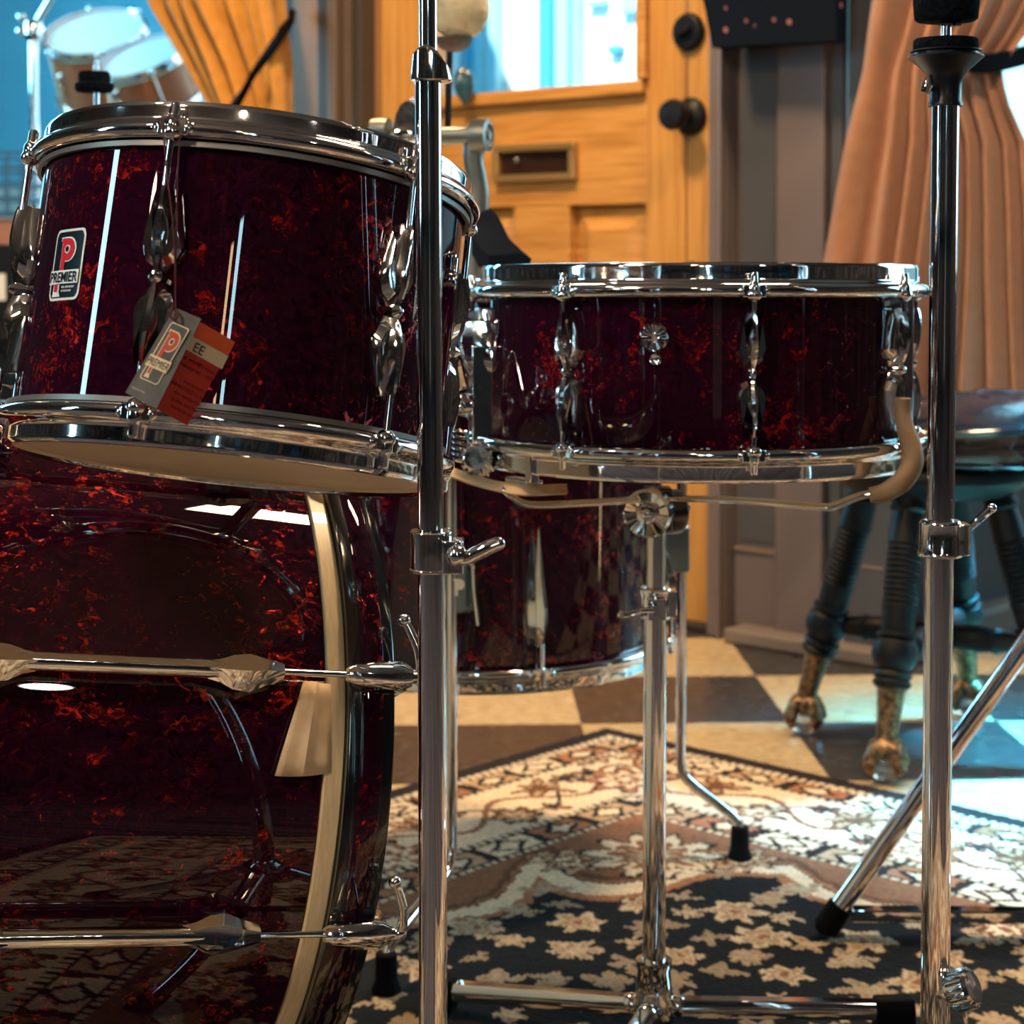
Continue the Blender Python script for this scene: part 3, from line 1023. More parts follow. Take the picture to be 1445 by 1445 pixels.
def curtain(name, label, rows, folds, amp, material, nu=200, nv=60, seed=0, base=None, depth_dir=-DB):
    """rows: (py, px_left, px_right, fold scale); base(px, py) -> point on the hanging plane"""
    g = np.random.default_rng(seed)
    ph = g.uniform(-.35, .35, 24)
    mb = MB()
    rings = []
    pys = [r[0] for r in rows]
    first = None
    for k in range(nv + 1):
        py = pys[0] + (pys[-1] - pys[0]) * k / nv
        l = np.interp(py, pys, [r[1] for r in rows]); r_ = np.interp(py, pys, [r[2] for r in rows]); a = np.interp(py, pys, [r[3] for r in rows])
        row = []
        for i in range(nu + 1):
            t = i / nu
            tt = (t ** 1.35 if seed == 9 else t) * folds
            w = math.sin(2 * math.pi * tt + ph[int(tt) % 24] + 0.6 * math.sin(3.1 * tt + seed))
            w = math.copysign(abs(w) ** 0.75, w) + 0.25 * math.sin(5.1 * tt + py * 0.01)
            p = base(l + (r_ - l) * t, py)
            row.append(p + depth_dir * (amp * a * (1 + 0.5 * math.sin(t * 9 + seed)) * w))
        rings.append(row)
    mb.rings(rings, closed_ring=False)
    foot = rings[-1][nu // 2]
    root = thing(name, label, 'curtain', T(foot.x, foot.y, foot.z))
    mb.build('fabric', material, root, smooth=180, solid=0.004)
    return root

cb = lambda px, py: on_wall(px, py, 0.14)
gold = curtain('curtain', 'gold velvet curtain tied back beside the tan boarded wall', [(-900, 40, 398, 1.0), (-60, 195, 399, 1.0), (0, 214, 400, 1.0), (95, 270, 411, .8), (150, 300, 412, .7), (230, 330, 412, .5), (420, 300, 408, .8), (860, 290, 408, 1.0)], 6.5, 0.046, VELVET_GOLD, seed=4, base=cb)
mb = MB()
pa, pb = on_wall(331, 150, 0.205), on_wall(401, 42, 0.16)
pts = catmull([on_wall(300, 205, 0.10), pa, on_wall(365, 95, 0.215), pb, on_wall(408, 20, 0.02)], 6)
mb.ribbon(pts, (0.75, -0.4, 0.5), 0.034, 0.012)
mb.build('tieback', TIE, gold)

cr = lambda px, py: on_wall(px, py, 0.10 + 0.0 * px)
def bay_base(px, py):
    # the curtain hangs a little in front of the corner, turning with the bay
    u = px
    if px < 1262:
        return on_wall(px, py, 0.10)
    p0 = on_wall(1262, None, 0.10)
    uu = (px - CX) / F_PX
    dirv = (DA * 0.55 + DB * 0.45).normalized()
    s = (uu * p0.y - p0.x) / (dirv.x - uu * dirv.y)
    p = p0 + dirv * s
    return at(px, py, p.y)
tan = curtain('curtain', 'tan velvet curtain tied back behind the round black stool', [(-900, 1262, 1640, 1.0), (-40, 1246, 1500, 0.9), (40, 1234, 1458, .75), (95, 1226, 1416, .5), (140, 1217, 1424, .6), (200, 1204, 1452, .8), (300, 1184, 1462, .9), (380, 1168, 1466, 1.0), (600, 1128, 1478, 1.15)], 8.5, 0.027, VELVET_TAN, seed=9, base=bay_base)
mb = MB()
pts = catmull([bay_base(1340, 68) - DB * 0.03, bay_base(1372, 84) - DB * 0.045, bay_base(1405, 92) - DB * 0.03, bay_base(1450, 66) + DB * 0.06], 8)
mb.ribbon(pts, (0.1, -0.15, 1), 0.030, 0.014)
mb.build('tieback', TIE, tan)

# dark cloth with pale pink flecks hanging above the grey panel
FLECK = mat('flecked_dark_cloth', (0.006, 0.008, 0.014), 0.95, spec=0.03)
_N, _L = nodes(FLECK)
_tc = add(FLECK, 'ShaderNodeTexCoord'); _v = add(FLECK, 'ShaderNodeTexVoronoi'); _v.inputs['Scale'].default_value = 34
_r = ramp(FLECK, [(0.10, (0.30, 0.13, 0.13)), (0.20, (0.006, 0.009, 0.016))])
_L.new(_tc.outputs['Object'], _v.inputs['Vector']); _L.new(_v.outputs['Distance'], _r.inputs[0]); _L.new(_r.outputs[0], _N['Principled BSDF'].inputs['Base Color'])
mb = MB()
c0, c1, c2, c3 = [on_wall(*p, 0.09) for p in ((1009, 68), (1184, 59), (1190, -320), (950, -320))]
secs = []
for t in [k / 8 for k in range(9)]:
    a_, b2 = c3.lerp(c0, t), c2.lerp(c1, t)
    th = 0.012 + 0.035 * math.sin(math.pi * min(t * 1.0, .95)) 
    row = []
    for s in range(9):
        row.append(a_.lerp(b2, s / 8) - DB * th * (0.5 + 0.5 * math.sin(math.pi * s / 8)))
    row += [a_.lerp(b2, s / 8) + DB * 0.02 for s in range(8, -1, -1)]
    secs.append(row)
mb.loft(secs)
o = mb.build('hanging_cloth', FLECK)
tag(o, 'dark cloth with pink flecks hanging at the top beside the oak door', 'cloth')

# ================================================================= DRUM PARTS
def hoop(R_, rf, rb, h, fh, sgn):
    """flanged hoop ring: profile from the shell side (z = 0) outwards along sgn*z"""
    p = [(R_ + 0.002, 0.001), (rf - 0.004, 0.0), (rf - 0.001, 0.0015), (rf, 0.004), (rf, fh - 0.004), (rf - 0.0015, fh - 0.001), (rf - 0.004, fh), (rb + 0.002, fh + 0.0006), (rb + .0002, fh + 0.0022), (rb, fh + 0.0036), (rb, h - 0.0036), (rb - .0001, h - 0.0022), (rb - 0.001, h - 0.0003), (rb - 0.0025, h), (rb - 0.0035, h - 0.001), (rb - 0.0035, fh - 0.002), (R_ + 0.002, fh - 0.004)]
    return [(r, sgn * z) for r, z in p]

def lug_sections(half, w, hgt, sgn=1):
    """one half of a winged lug: along +y from the waist to the rod end; x wide, z outward"""
    secs = []
    prof = [(0.00, .42, .62), (0.08, .50, .60), (0.16, .78, .70), (0.30, 1.0, .86), (0.46, .96, .95), (0.62, .74, 1.0), (0.78, .56, .98), (0.92, .44, .92), (1.0, .40, .84)]
    for s, a, b in prof:
        W_, H_ = w * a, hgt * b
        y = sgn * s * half
        secs.append([(-W_, y, -0.001), (-W_ * .92, y, H_ * .16), (-W_ * .55, y + sgn * half * .02, H_ * .50), (-W_ * .30, y, H_ * .92), (0, y, H_), (W_ * .30, y, H_ * .92), (W_ * .55, y + sgn * half * .02, H_ * .50), (W_ * .92, y, H_ * .16), (W_, y, -0.001)])
    return secs

def lug(mb, M, half, w, hgt, fins=True):
    mb.loft(lug_sections(half, w, hgt, 1), M)
    mb.loft(lug_sections(half, w, hgt, -1), M)
    if fins:
        for sx in (-1, 1):
            for sy in (-1, 1):
                # raised leaf ridge on each wing and a thin pointed blade lying over the shell
                poly = [(sx * w * .25, sy * half * .10), (sx * w * 1.0, sy * half * .18), (sx * w * 1.42, sy * half * .34), (sx * w * 1.28, sy * half * .56), (sx * w * .95, sy * half * .98), (sx * w * .62, sy * half * .62), (sx * w * .45, sy * half * .35)]
                top = [(sx * w * .35, sy * half * .2), (sx * w * .85, sy * half * .26), (sx * w * 1.15, sy * half * .37), (sx * w * 1.05, sy * half * .54), (sx * w * .86, sy * half * .80), (sx * w * .66, sy * half * .58), (sx * w * .52, sy * half * .37)]
                mb.rings([[M @ V((x, y, -0.003)) for x, y in poly], [M @ V((x, y, hgt * .20)) for x, y in poly], [M @ V((x, y, hgt * .52)) for x, y in top]])
        mb.lathe([(0.0, 0), (w * .55, 0), (w * .5, hgt * .5), (w * .25, hgt * .72), (0, hgt * .75)], 12, M)

def rod_set(root, phi, R_, rf, zt, zb, half, w, hgt, rod_r, sub=True, ear=0.009, lugc=None, halves=(1, 1)):
    """lug with its rods and the hoop ears at one angle of a drum (root-local frame)"""
    zc = (zt + zb) / 2 if lugc is None else lugc
    rr = rf - 0.001
    mb = MB()
    lug(mb, polar(phi, R_, zc), half, w, rr - R_ + hgt * .45)
    l_ = mb.build('lug', CAST, root, smooth=28, world=False)
    for sgn, ze, on in ((1, zt, halves[0]), (-1, zb, halves[1])):
        if not on: continue
        mb = MB()
        p0 = polar(phi, rr, zc + sgn * half * .96).translation
        p1 = polar(phi, rr, ze + sgn * 0.012).translation
        mb.cyl(p0, p1, rod_r, 10)
        Mh = polar(phi, rr, ze)
        Mz = Mh @ Matrix.Rotation(R(-90 * sgn), 4, 'X')
        # collar, washer and square key head standing on the hoop ear
        mb.lathe([(0, -.006), (rod_r * 2.0, -.006), (rod_r * 2.2, -.002), (rod_r * 2.2, .003), (rod_r * 1.7, .005), (rod_r * 1.45, .006), (rod_r * 1.45, .0115), (rod_r * 1.1, .013), (0, .0132)], 12, Mz)
        mb.build('tension_rod', CHROME_TUBE, root, smooth=40, world=False)
        mb = MB()
        e = ear
        mb.box((-e, -0.006 if sgn > 0 else -0.004, -0.012), (e, 0.004 if sgn > 0 else 0.006, e * .25), Mh)
        for sx in (-1, 1):
            mb.ball((sx * e * .95, -0.001 * sgn, -0.002), e * .52, 7, (1, .9, .9), Mh)
        mb.ball((0, -0.004 * sgn, 0.000), e * .72, 8, (1.0, .8, .9), Mh)
        mb.build('hoop_ear', CAST, root, smooth=40, world=False, bevel=0.0012)

def shell(R_, z0, z1, th=0.007, n=160):
    mb = MB()
    k = 10
    outer = [(R_, z0 + (z1 - z0) * i / k) for i in range(k + 1)]
    inner = [(R_ - th, z1), (R_ - th, z0)]
    mb.lathe(outer + inner, n, loop=True)
    return mb

# ----------------------------------------------------------------- P monogram
def p_poly(n=18):
    """heavy lower-case p in a unit box: outline with bowl, separate eye"""
    stem = [(-0.42, -1.0), (-0.10, -1.0), (-0.10, -0.42)]
    bowl = []
    for k in range(n + 1):
        t = R(-100 + 190 * k / n)
        bowl.append((0.04 + 0.52 * math.cos(t), 0.13 + 0.55 * math.sin(t)))
    return stem + bowl + [(-0.30, 0.68), (-0.52, 0.68), (-0.52, 0.52), (-0.42, 0.46)]

def circle2(cx_, cy_, r, n=20):
    return [(cx_ + r * math.cos(2 * math.pi * k / n), cy_ + r * math.sin(2 * math.pi * k / n)) for k in range(n)]

def logo_badge(fmap, W_, H_, root, mats, small):
    """vertical badge: frame, dark field, red p, white name band; fmap maps badge plane to the surface"""
    c_frame, c_field, c_p, c_band, c_text, c_line = mats
    def patch(name, polys, m, lift, par):
        mb = MB()
        polys2d(mb, polys, fmap, lift)
        return mb.build(name, m, par, smooth=0, world=False)
    def strip(x0, y0, x1, y1, r=0.0, nx=8):
        if r:
            return [rrect(x0, y0, x1, y1, r)]
        return [[(x0 + (x1 - x0) * k / nx, y0), (x0 + (x1 - x0) * (k + 1) / nx, y0), (x0 + (x1 - x0) * (k + 1) / nx, y1), (x0 + (x1 - x0) * k / nx, y1)] for k in range(nx)]
    def grid_rr(x0, y0, x1, y1, r, nx=10):
        # rounded rectangle cut into columns so it can follow a curved shell
        out = []
        xs2 = [x0 + (x1 - x0) * k / (nx * 2) for k in range(nx * 2 + 1)]
        def dy(x):
            e = min(x - x0, x1 - x)
            return r - math.sqrt(max(0, r * r - (r - e) ** 2)) if e < r else 0
        for a_, b2 in zip(xs2[:-1], xs2[1:]):
            out.append([(a_, y0 + dy(a_)), (b2, y0 + dy(b2)), (b2, y1 - dy(b2)), (a_, y1 - dy(a_))])
        return out
    w2_, h2_ = W_ / 2, H_ / 2
    base = patch('badge', grid_rr(-w2_, -h2_, w2_, h2_, W_ * .13), c_frame, 0.0006, root)
    b = W_ * .055
    patch('badge_field', grid_rr(-w2_ + b, -h2_ + b, w2_ - b, h2_ - b, W_ * .10), c_field, 0.0009, base)
    sc = H_ * 0.285
    pc = (0.0, H_ * 0.185)
    # white outline: p grown a little, then the red p over it
    grow = [(x * 1.17 + 0.01, (y - 0.1) * 1.13 + 0.1) for x, y in p_poly()]
    def pp(poly, s=sc):
        return [(pc[0] + x * min(s, W_ * .60), pc[1] + (y - 0.05) * s) for x, y in poly]
    patch('monogram_outline', [pp(grow)], c_line, 0.0012, base)
    patch('monogram', [pp(p_poly())], c_p, 0.0015, base)
    patch('monogram_eye', [pp(circle2(0.05, 0.13, 0.21))], c_line, 0.0018, base)
    patch('monogram_pupil', [pp(circle2(0.05, 0.13, 0.14))], c_field, 0.0021, base)
    yb0, yb1 = -H_ * .275, -H_ * .085
    bx = w2_ * 1.16 if W_ / H_ < .5 else w2_ - b * .6
    patch('name_band', strip(-bx, yb0, bx, yb1), c_band, 0.0018, base)
    narrow = W_ / H_ < .5
    t = text_tris('PREMIER', H_ * .185, bold=0 if narrow else H_ * .0030)
    wtx = max(x for p in t for x, y, z in p) - min(x for p in t for x, y, z in p)
    k = W_ * (1.12 if narrow else .88) / wtx
    patch('lettering', [[(x * k, yb0 + H_ * (.034 if narrow else .024) + y * (.95 if narrow else 1.08)) for x, y, z in p] for p in t], c_text, 0.0022, base)
    # foot of the p below the band
    patch('monogram_foot', [[(-w2_ + W_ * .16, -h2_ + H_ * .05), (-w2_ + W_ * .44, -h2_ + H_ * .05), (-w2_ + W_ * .38, -h2_ + H_ * .115), (-w2_ + W_ * .38, yb0), (-w2_ + W_ * .18, yb0), (-w2_ + W_ * .18, -h2_ + H_ * .115)]], c_line, 0.0013, base)
    patch('monogram_stem', strip(-w2_ + W_ * .225, -h2_ + H_ * .12, -w2_ + W_ * .335, yb0, nx=1), c_p, 0.0017, base)
    for i, s_ in enumerate(small):
        t = text_tris(s_, H_ * .038, 'LEFT', bold=H_ * .0008)
        patch('lettering', [[(-w2_ + W_ * .48 + x * .95, yb0 - H_ * (.058 + i * .052) + y) for x, y, z in p] for p in t], c_line, 0.0016, base)
    return base

# ================================================================= MOUNTED TOM
SC = 0.85
tc_ = V((0, 0, CAM_H)) + (V((-0.1954, 1.337, 0.6324)) - V((0, 0, CAM_H))) * SC
ta = V((0.0977, 0.2027, 1.0)).normalized()
tL, tfl = 0.228 * SC, 0.0263 * SC
tR, trf, trb = 0.1524 * SC, 0.164 * SC, 0.156 * SC
TM = frame(tc_ - ta * tL / 2, ta)
tom = thing('rack_tom', 'red pearl rack tom with paper tags, tilted above the bass drum', 'drum', TM)
zt0, zt1 = tfl - 0.010, tL - tfl + 0.010
shell(tR, zt0, zt1).build('shell', WRAP, tom, smooth=40, world=False)
for nm, z, sg in (('top_hoop', tL - tfl, 1), ('bottom_hoop', tfl, -1)):
    mb = MB()
    mb.lathe([(r, z + zz) for r, zz in hoop(tR, trf, trb, tfl, tfl * .43, sg)], 160, loop=True)
    mb.build(nm, CHROME, tom, smooth=50, world=False)
mb = MB(); mb.lathe([(trb - .004, tL - tfl + .001), (trb - .004, tL - tfl + .008), (tR - .006, tL - tfl + .010), (0, tL - tfl + .010), (0, tL - tfl + .006)], 96, cap=(False, False)); mb.build('batter_head', DRUMWHITE, tom, world=False)
mb = MB(); mb.lathe([(trb - .0042, tfl - .008), (trb - .0042, .0045), (trb - .0070, .0022), (trb - .0105, .0050), (trb - .0135, .0034), (trb - .018, .0048), (0, .0048), (0, .010)], 96, cap=(False, False)); mb.build('resonant_head', HEAD, tom, smooth=60, world=False)
mb = MB(); mb.lathe([(tR + .0015, tfl + .001), (trf - .006, tfl + .001), (trf - .006, tfl + .004), (tR + .0015, tfl + .004)], 96, loop=True)
mb.lathe([(tR + .0015, tL - tfl - .001), (trf - .006, tL - tfl - .001), (trf - .006, tL - tfl - .004), (tR + .0015, tL - tfl - .004)], 96, loop=True); mb.build('head_collar', mat('grey_collar', (0.22, 0.20, 0.18), .4, .6), tom, world=False)
for ph in (-73, -13, 47, 107, 167, 227):
    rod_set(tom, R(ph), tR, trf, tL - tfl + .006, tfl - .006, .050, .0085, .0125, .0022, lugc=tL / 2 - .004)
# badge on the shell
bphi = R(-43)
def tmap(x, y, lift, cx_=0.0, zc=tL * .522):
    a_ = bphi + x / tR
    r = tR + lift
    return V((r * math.sin(a_), -r * math.cos(a_), zc + y))
logo_badge(lambda x, y, l: tmap(x, y, l), 0.0285, 0.0415, tom, (WHITE, NAVY, RED, WHITE, NAVY, WHITE), ('DES. AND MADE', 'IN ENGLAND'))
# left mounting plate with its bracket
mb = MB()
Mb = polar(R(-97), tR, tL * .47)
mb.loft(lug_sections(.045, .016, .018, 1), Mb); mb.loft(lug_sections(.05, .018, .022, -1), Mb)
mb.box((-.012, -.040, .0), (.012, -.012, .030), Mb)
mb.build('mount_bracket', CAST, tom, smooth=28, world=False, bevel=0.002)

# ---- paper tags tied on the tom
def tagset():
    Yt = 0.955
    P = lambda px, py, y=Yt: at(px, py, y)
    tp = P(247, 437)
    root = thing('hang_tag', 'grey and red folded paper tag on red thread, hanging on the tom', 'tag', T(*tp))
    A, Bq, Cq, Dq = P(247, 434), P(284, 450, Yt - .002), P(221, 577, Yt - .004), P(177, 554)      # grey: top-left, top-right, bottom-right, bottom-left
    ex, ey = (Bq - A), (Dq - A)
    nrm = ex.cross(ey).normalized()
    if nrm.y > 0: nrm = -nrm
    def gm(u, v, l):
        return A + ex * u + ey * v + nrm * l
    def slab(name, quad, m, par, th=0.0006):
        mb = MB()
        n_ = (quad[1] - quad[0]).cross(quad[3] - quad[0]).normalized()
        mb.rings([[q - n_ * th / 2 for q in quad], [q + n_ * th / 2 for q in quad]])
        return mb.build(name, m, par, smooth=0)
    g_ = slab('grey_card', [A, Bq, Cq, Dq], TAGGREY, root)
    # logo printed on the grey card
    cen = gm(.52, .47, .0012)
    xh, yh = ex.normalized(), -(ey.normalized())
    inv = ROOTM[root.name].inverted()
    logo_badge(lambda x, y, l: inv @ (cen + xh * x + yh * y + nrm * (l * .35)), ex.length * .70, ey.length * .66, g_, (CARDCREAM, TAGGREY, LOGORED, CARDCREAM, INK, CARDCREAM), ())
    def put(txt, size, org, xd, yd, nn, m, par, al='LEFT', bold=0.0):
        mb = MB()
        for p in text_tris(txt, size, al, bold=bold):
            mb.face([mb.bm.verts.new(org + xd * x + yd * y + nn * .0009) for x, y, z in p])
        mb.build('lettering', m, par, smooth=0)
    put('Supreme Super Seven', ex.length * .088, gm(.50, .925, 0), xh, yh, nrm, CARDCREAM, g_, 'CENTER')
    # red card behind, opened towards the right
    E_, F_, G_, H_ = P(268, 446, Yt + .006), P(331, 482, Yt + .022), P(264, 600, Yt + .022), P(208, 570, Yt + .006)
    r_ = slab('red_card', [E_, F_, G_, H_], TAGRED, root)
    ex2, ey2 = F_ - E_, H_ - E_
    n2 = ex2.cross(ey2).normalized()
    if n2.y > 0: n2 = -n2
    rm = lambda u, v, l: E_ + ex2 * u + ey2 * v + n2 * l
    mb = MB()
    mb.face([mb.bm.verts.new(rm(*q, .0008)) for q in ((0, 0), (1, 0), (1, .22), (0, .22))])
    mb.build('orange_band', TAGORANGE, r_, smooth=0)
    mb = MB()
    mb.face([mb.bm.verts.new(rm(*q, .0009)) for q in ((0, .165), (1, .165), (1, .315), (0, .315))])
    mb.build('cream_band', CARDCREAM, r_, smooth=0)
    x2, y2 = ex2.normalized(), -(ey2.normalized())
    put('EE', ex2.length * .24, rm(.53, .295, .0006), x2, y2, n2, INK, r_, 'RIGHT', .00006)
    for i, (s_, z_) in enumerate((("the world's most", .115), ('accessories - this', .115), ('', .1), ('instrument is', .095), ('GUARANTEED to be', .095), ('the standard of', .095), ('quality and fine', .095), ('workmanship', .095))):
        if s_:
            put(s_, ex2.length * z_, rm(.93, .41 + i * .072, 0), x2, y2, n2, INKRED, r_, 'RIGHT')
    mb = MB()
    top1, top2 = P(229, 180, .968), P(254, 178, .966)
    mb.tube(catmull([P(222, 168, .974), top1, P(236, 250, .962), P(245, 330, .956), P(248, 436, .9535)], 5), .00042, 6)
    mb.tube(catmull([P(246, 168, .972), top2, P(251, 240, .961), P(249, 330, .957), P(247, 436, .9535)], 5), .00042, 6)
    mb.tube(catmull([P(222, 168, .974), P(234, 164, .966), P(246, 168, .972)], 6), .00042, 6)
    mb.tube(catmull([P(245, 432, .953), P(240, 446, .952), P(248, 450, .951), P(251, 443, .952), P(246, 436, .953)], 5), .0007, 6)
    mb.build('thread', THREAD, root)
tagset()

# ================================================================= BASS DRUM
bc = V((-0.2272, 1.4295, 0.2915)); byaw, bpit = 0.404, -0.131
ba = V((math.cos(byaw), math.sin(byaw), bpit)).normalized()
BM2 = frame(bc, ba)
bR, bLen = 0.254, 0.31
bass = thing('bass_drum', 'large red pearl bass drum lying on its side under the rack tom', 'drum', BM2)
shell(bR, -bLen, 0.0, .009, 200).build('shell', WRAP_BASS, bass, smooth=40, world=False)
for s_ in (1, -1):
    z = (lambda t: t) if s_ > 0 else (lambda t: -bLen - t)
    mb = MB(); mb.lathe([(bR - .003, z(-.001)), (bR + .0035, z(-.001)), (bR + .0035, z(.0118)), (bR - .003, z(.0118))], 160, loop=True)
    mb.build('flesh_hoop', MAPLE, bass, world=False, bevel=.0008)
    mb = MB(); mb.lathe([(bR + .001, z(.0122)), (bR + .0092, z(.0122)), (bR + .0102, z(.014)), (bR + .0102, z(.043)), (bR + .0092, z(.0445)), (bR + .001, z(.0445))], 160, loop=True)
    h_ = mb.build('hoop', BLACKG, bass, world=False)
    mb = MB(); mb.lathe([(bR + .0105, z(.0205)), (bR + .0108, z(.021)), (bR + .0108, z(.036)), (bR + .0105, z(.0365)), (bR + .009, z(.036)), (bR + .009, z(.021))], 160, loop=True)
    mb.build('inlay', WRAP, h_, world=False)
    mb = MB(); mb.lathe([(0, z(.004)), (bR - .004, z(.004)), (bR + .0005, z(.010)), (bR + .0005, z(.012)), (0, z(.007))], 96, cap=(False, False))
    mb.build('drum_head', HEAD, bass, world=False)
for k in range(10):
    ph = R(-26.8 + 36 * k)
    Mp = polar(ph, bR, 0)
    rr = .017
    mb = MB()
    # long lug: round tube with flared leaf-shaped ends
    y0, y1 = -.036, -.245
    yc, hf = (y0 + y1) / 2, (y0 - y1) / 2
    mb.cyl(Mp @ V((0, yc - hf * .72, rr)), Mp @ V((0, yc + hf * .72, rr)), .0062, 16)
    for sg in (1, -1):
        prof = [(.52, .0064, .0064, 0), (.60, .0085, .0072, 0), (.68, .0125, .0090, -.001), (.78, .0140, .0095, -.001), (.88, .0100, .0085, 0), (.96, .0075, .0070, 0), (1.0, .0062, .0062, 0)]
        secs = []
        for t, w_, h2, dz_ in prof:
            y = yc + sg * hf * t
            secs.append([(-w_, y, rr + dz_ - .002), (-w_ * .7, y, rr + dz_ + h2 * .55), (-w_ * .25, y, rr + dz_ + h2 * .72), (w_ * .15, y, rr + dz_ + h2), (w_ * .55, y, rr + dz_ + h2 * .6), (w_, y, rr + dz_), (w_ * .7, y, rr + dz_ - h2 * .7), (-w_ * .6, y, rr + dz_ - h2 * .8)])
        mb.loft(secs, Mp)
        mb.prism([(-.007, yc + sg * hf * .66), (.007, yc + sg * hf * .66), (.006, yc + sg * hf * .82), (-.006, yc + sg * hf * .82)], -.002, rr - .003, Mp)
    mb.build('lug', CAST, bass, smooth=30, world=False)
    for sg in (1, -1):
        f_ = (lambda y: y) if sg > 0 else (lambda y: -bLen - y)
        mb = MB()
        mb.cyl(Mp @ V((0, (y0 - .006) if sg > 0 else (y1 + .006), rr)), Mp @ V((0, f_(.052), rr)), .0023, 10)
        # handle: one curved arm with a ball tip, turned up along the hoop
        up = -1 if sg > 0 else 1
        pts = catmull([Mp @ V((0, f_(.060), rr)), Mp @ V((-.006, f_(.061), rr + .001)), Mp @ V((-.018, f_(.059), rr + .002)), Mp @ V((-.032, f_(.053), rr + .002)), Mp @ V((-.037, f_(.050), rr + .002))], 5)
        mb.tube(pts, [.0042 - .0018 * i / (len(pts) - 1) for i in range(len(pts))], 10)
        mb.ball(tuple(Mp @ V((-.0385, f_(.049), rr + .002))), .0044, 9)
        mb.ball(tuple(Mp @ V((0, f_(.060), rr))), .0056, 9)
        mb.cyl(Mp @ V((0, f_(.050), rr)), Mp @ V((0, f_(.060), rr)), .0042, 12)
        mb.build('tension_rod', CHROME, bass, smooth=45, world=False)
        mb = MB()
        prof = [(.008, .0040, .0050), (.014, .0068, .0072), (.024, .0078, .0080), (.036, .0088, .0085), (.046, .0092, .0080), (.053, .0062, .0062)]
        secs = []
        for y, w_, h2 in prof:
            secs.append([(w_ * math.cos(a_) * (1.15 if abs(math.sin(a_)) < .5 else .95), f_(y), rr + .001 + h2 * math.sin(a_)) for a_ in [R(22.5 + 45 * q) for q in range(8)]])
        mb.loft(secs, Mp)
        mb.prism([(-.009, f_(.030)), (.009, f_(.030)), (.009, f_(.050)), (-.009, f_(.050))], .0105, rr, Mp)
        mb.prism([(-.009, f_(.0455)), (.009, f_(.0455)), (.009, f_(.050)), (-.009, f_(.050))], -.004, rr, Mp)
        mb.build('claw', CAST, bass, smooth=55, world=False)
# tom holder rising from the shell behind the tom
mb = MB()
tb = TM @ V((0.02, tR + .004, tL * .45))
th0 = BM2 @ (polar(R(-112), bR, -.10).translation)
mb.lathe([(.03, 0), (.03, .006), (.016, .012), (.014, .04), (0, .04)], 24, align(th0 - (th0 - bc).normalized() * .006, th0 + (th0 - bc + ba * (-.10)).normalized()))
mb.build('holder_base', CHROME, bass)
mb = MB()
mb.tube(catmull([th0, V((tb.x, tb.y + .075, th0.z + .03)), V((tb.x, tb.y + .06, tb.z)), tb + V((0, .004, 0))], 8), .0078, 14)
mb.build('tom_holder', CHROME_TUBE, bass)
# cream felt damping strip tucked under the flesh hoop
mb = MB()
def bassat(px, py, dr=.004):
    """point of the bass shell seen at px, py"""
    o_, dv = V((0, 0, CAM_H)), (at(px, py, 1.0) - V((0, 0, CAM_H))).normalized()
    Mi = BM2.inverted()
    o2 = Mi @ o_; d2 = (Mi.to_3x3() @ dv)
    r = bR + dr
    A_ = d2.x ** 2 + d2.y ** 2; B_ = 2 * (o2.x * d2.x + o2.y * d2.y); C_ = o2.x ** 2 + o2.y ** 2 - r * r
    t = (-B_ - math.sqrt(B_ * B_ - 4 * A_ * C_)) / (2 * A_)
    return o_ + dv * t
grid = []
for i in range(7):
    t = i / 6
    row = []
    for j in range(9):
        s = j / 8
        l = V((429 - 41 * t, 961 + 134 * t)); r_ = V((466, 966 + 124 * t))
        q = l.lerp(r_, s)
        row.append(bassat(q.x, q.y + 3 * math.sin(s * 3.1) * t, .0045 - .0015 * s + .0040 * math.exp(-((s - .50) / .09) ** 2)))
    grid.append(row)
mb.rings(grid, closed_ring=False)
mb.build('felt_strip', FELT_CREAM, bass, smooth=60, solid=.0025)

# ================================================================= SNARE
sc_ = V((0.1554, 1.545, 0.5855))
sL, sfl = 0.1650, 0.0265
sR, srf, srb = 0.1778, 0.1905, 0.1812
sa = V((0.0, 0.018, 1)).normalized()
SMx = frame(sc_ - sa * sL / 2, sa)
snare = thing('snare_drum', 'shallow red pearl snare drum sitting in the basket of its chrome stand', 'drum', SMx)
shell(sR, sfl - .010, sL - sfl + .010).build('shell', WRAP, snare, smooth=40, world=False)
for nm, z, sg in (('top_hoop', sL - sfl, 1), ('bottom_hoop', sfl, -1)):
    mb = MB(); mb.lathe([(r, z + zz) for r, zz in hoop(sR, srf, srb, sfl, .0110, sg)], 180, loop=True); mb.build(nm, CHROME, snare, smooth=50, world=False)
mb = MB(); mb.lathe([(srb - .005, sL - sfl + .001), (srb - .005, sL - sfl + .008), (sR - .006, sL - sfl + .011), (0, sL - sfl + .011), (0, sL - sfl + .007)], 96, cap=(False, False)); mb.build('batter_head', DRUMWHITE, snare, world=False)
mb = MB(); mb.lathe([(srb - .005, sfl - .001), (srb - .005, sfl - .008), (sR - .006, sfl - .011), (0, sfl - .011), (0, sfl - .007)], 96, cap=(False, False)); mb.build('resonant_head', HEAD, snare, world=False)
for k in range(8):
    rod_set(snare, R(7.0 + 45 * k), sR, srf, sL - sfl + .006, sfl - .006, .047, .0085, .013, .0021)
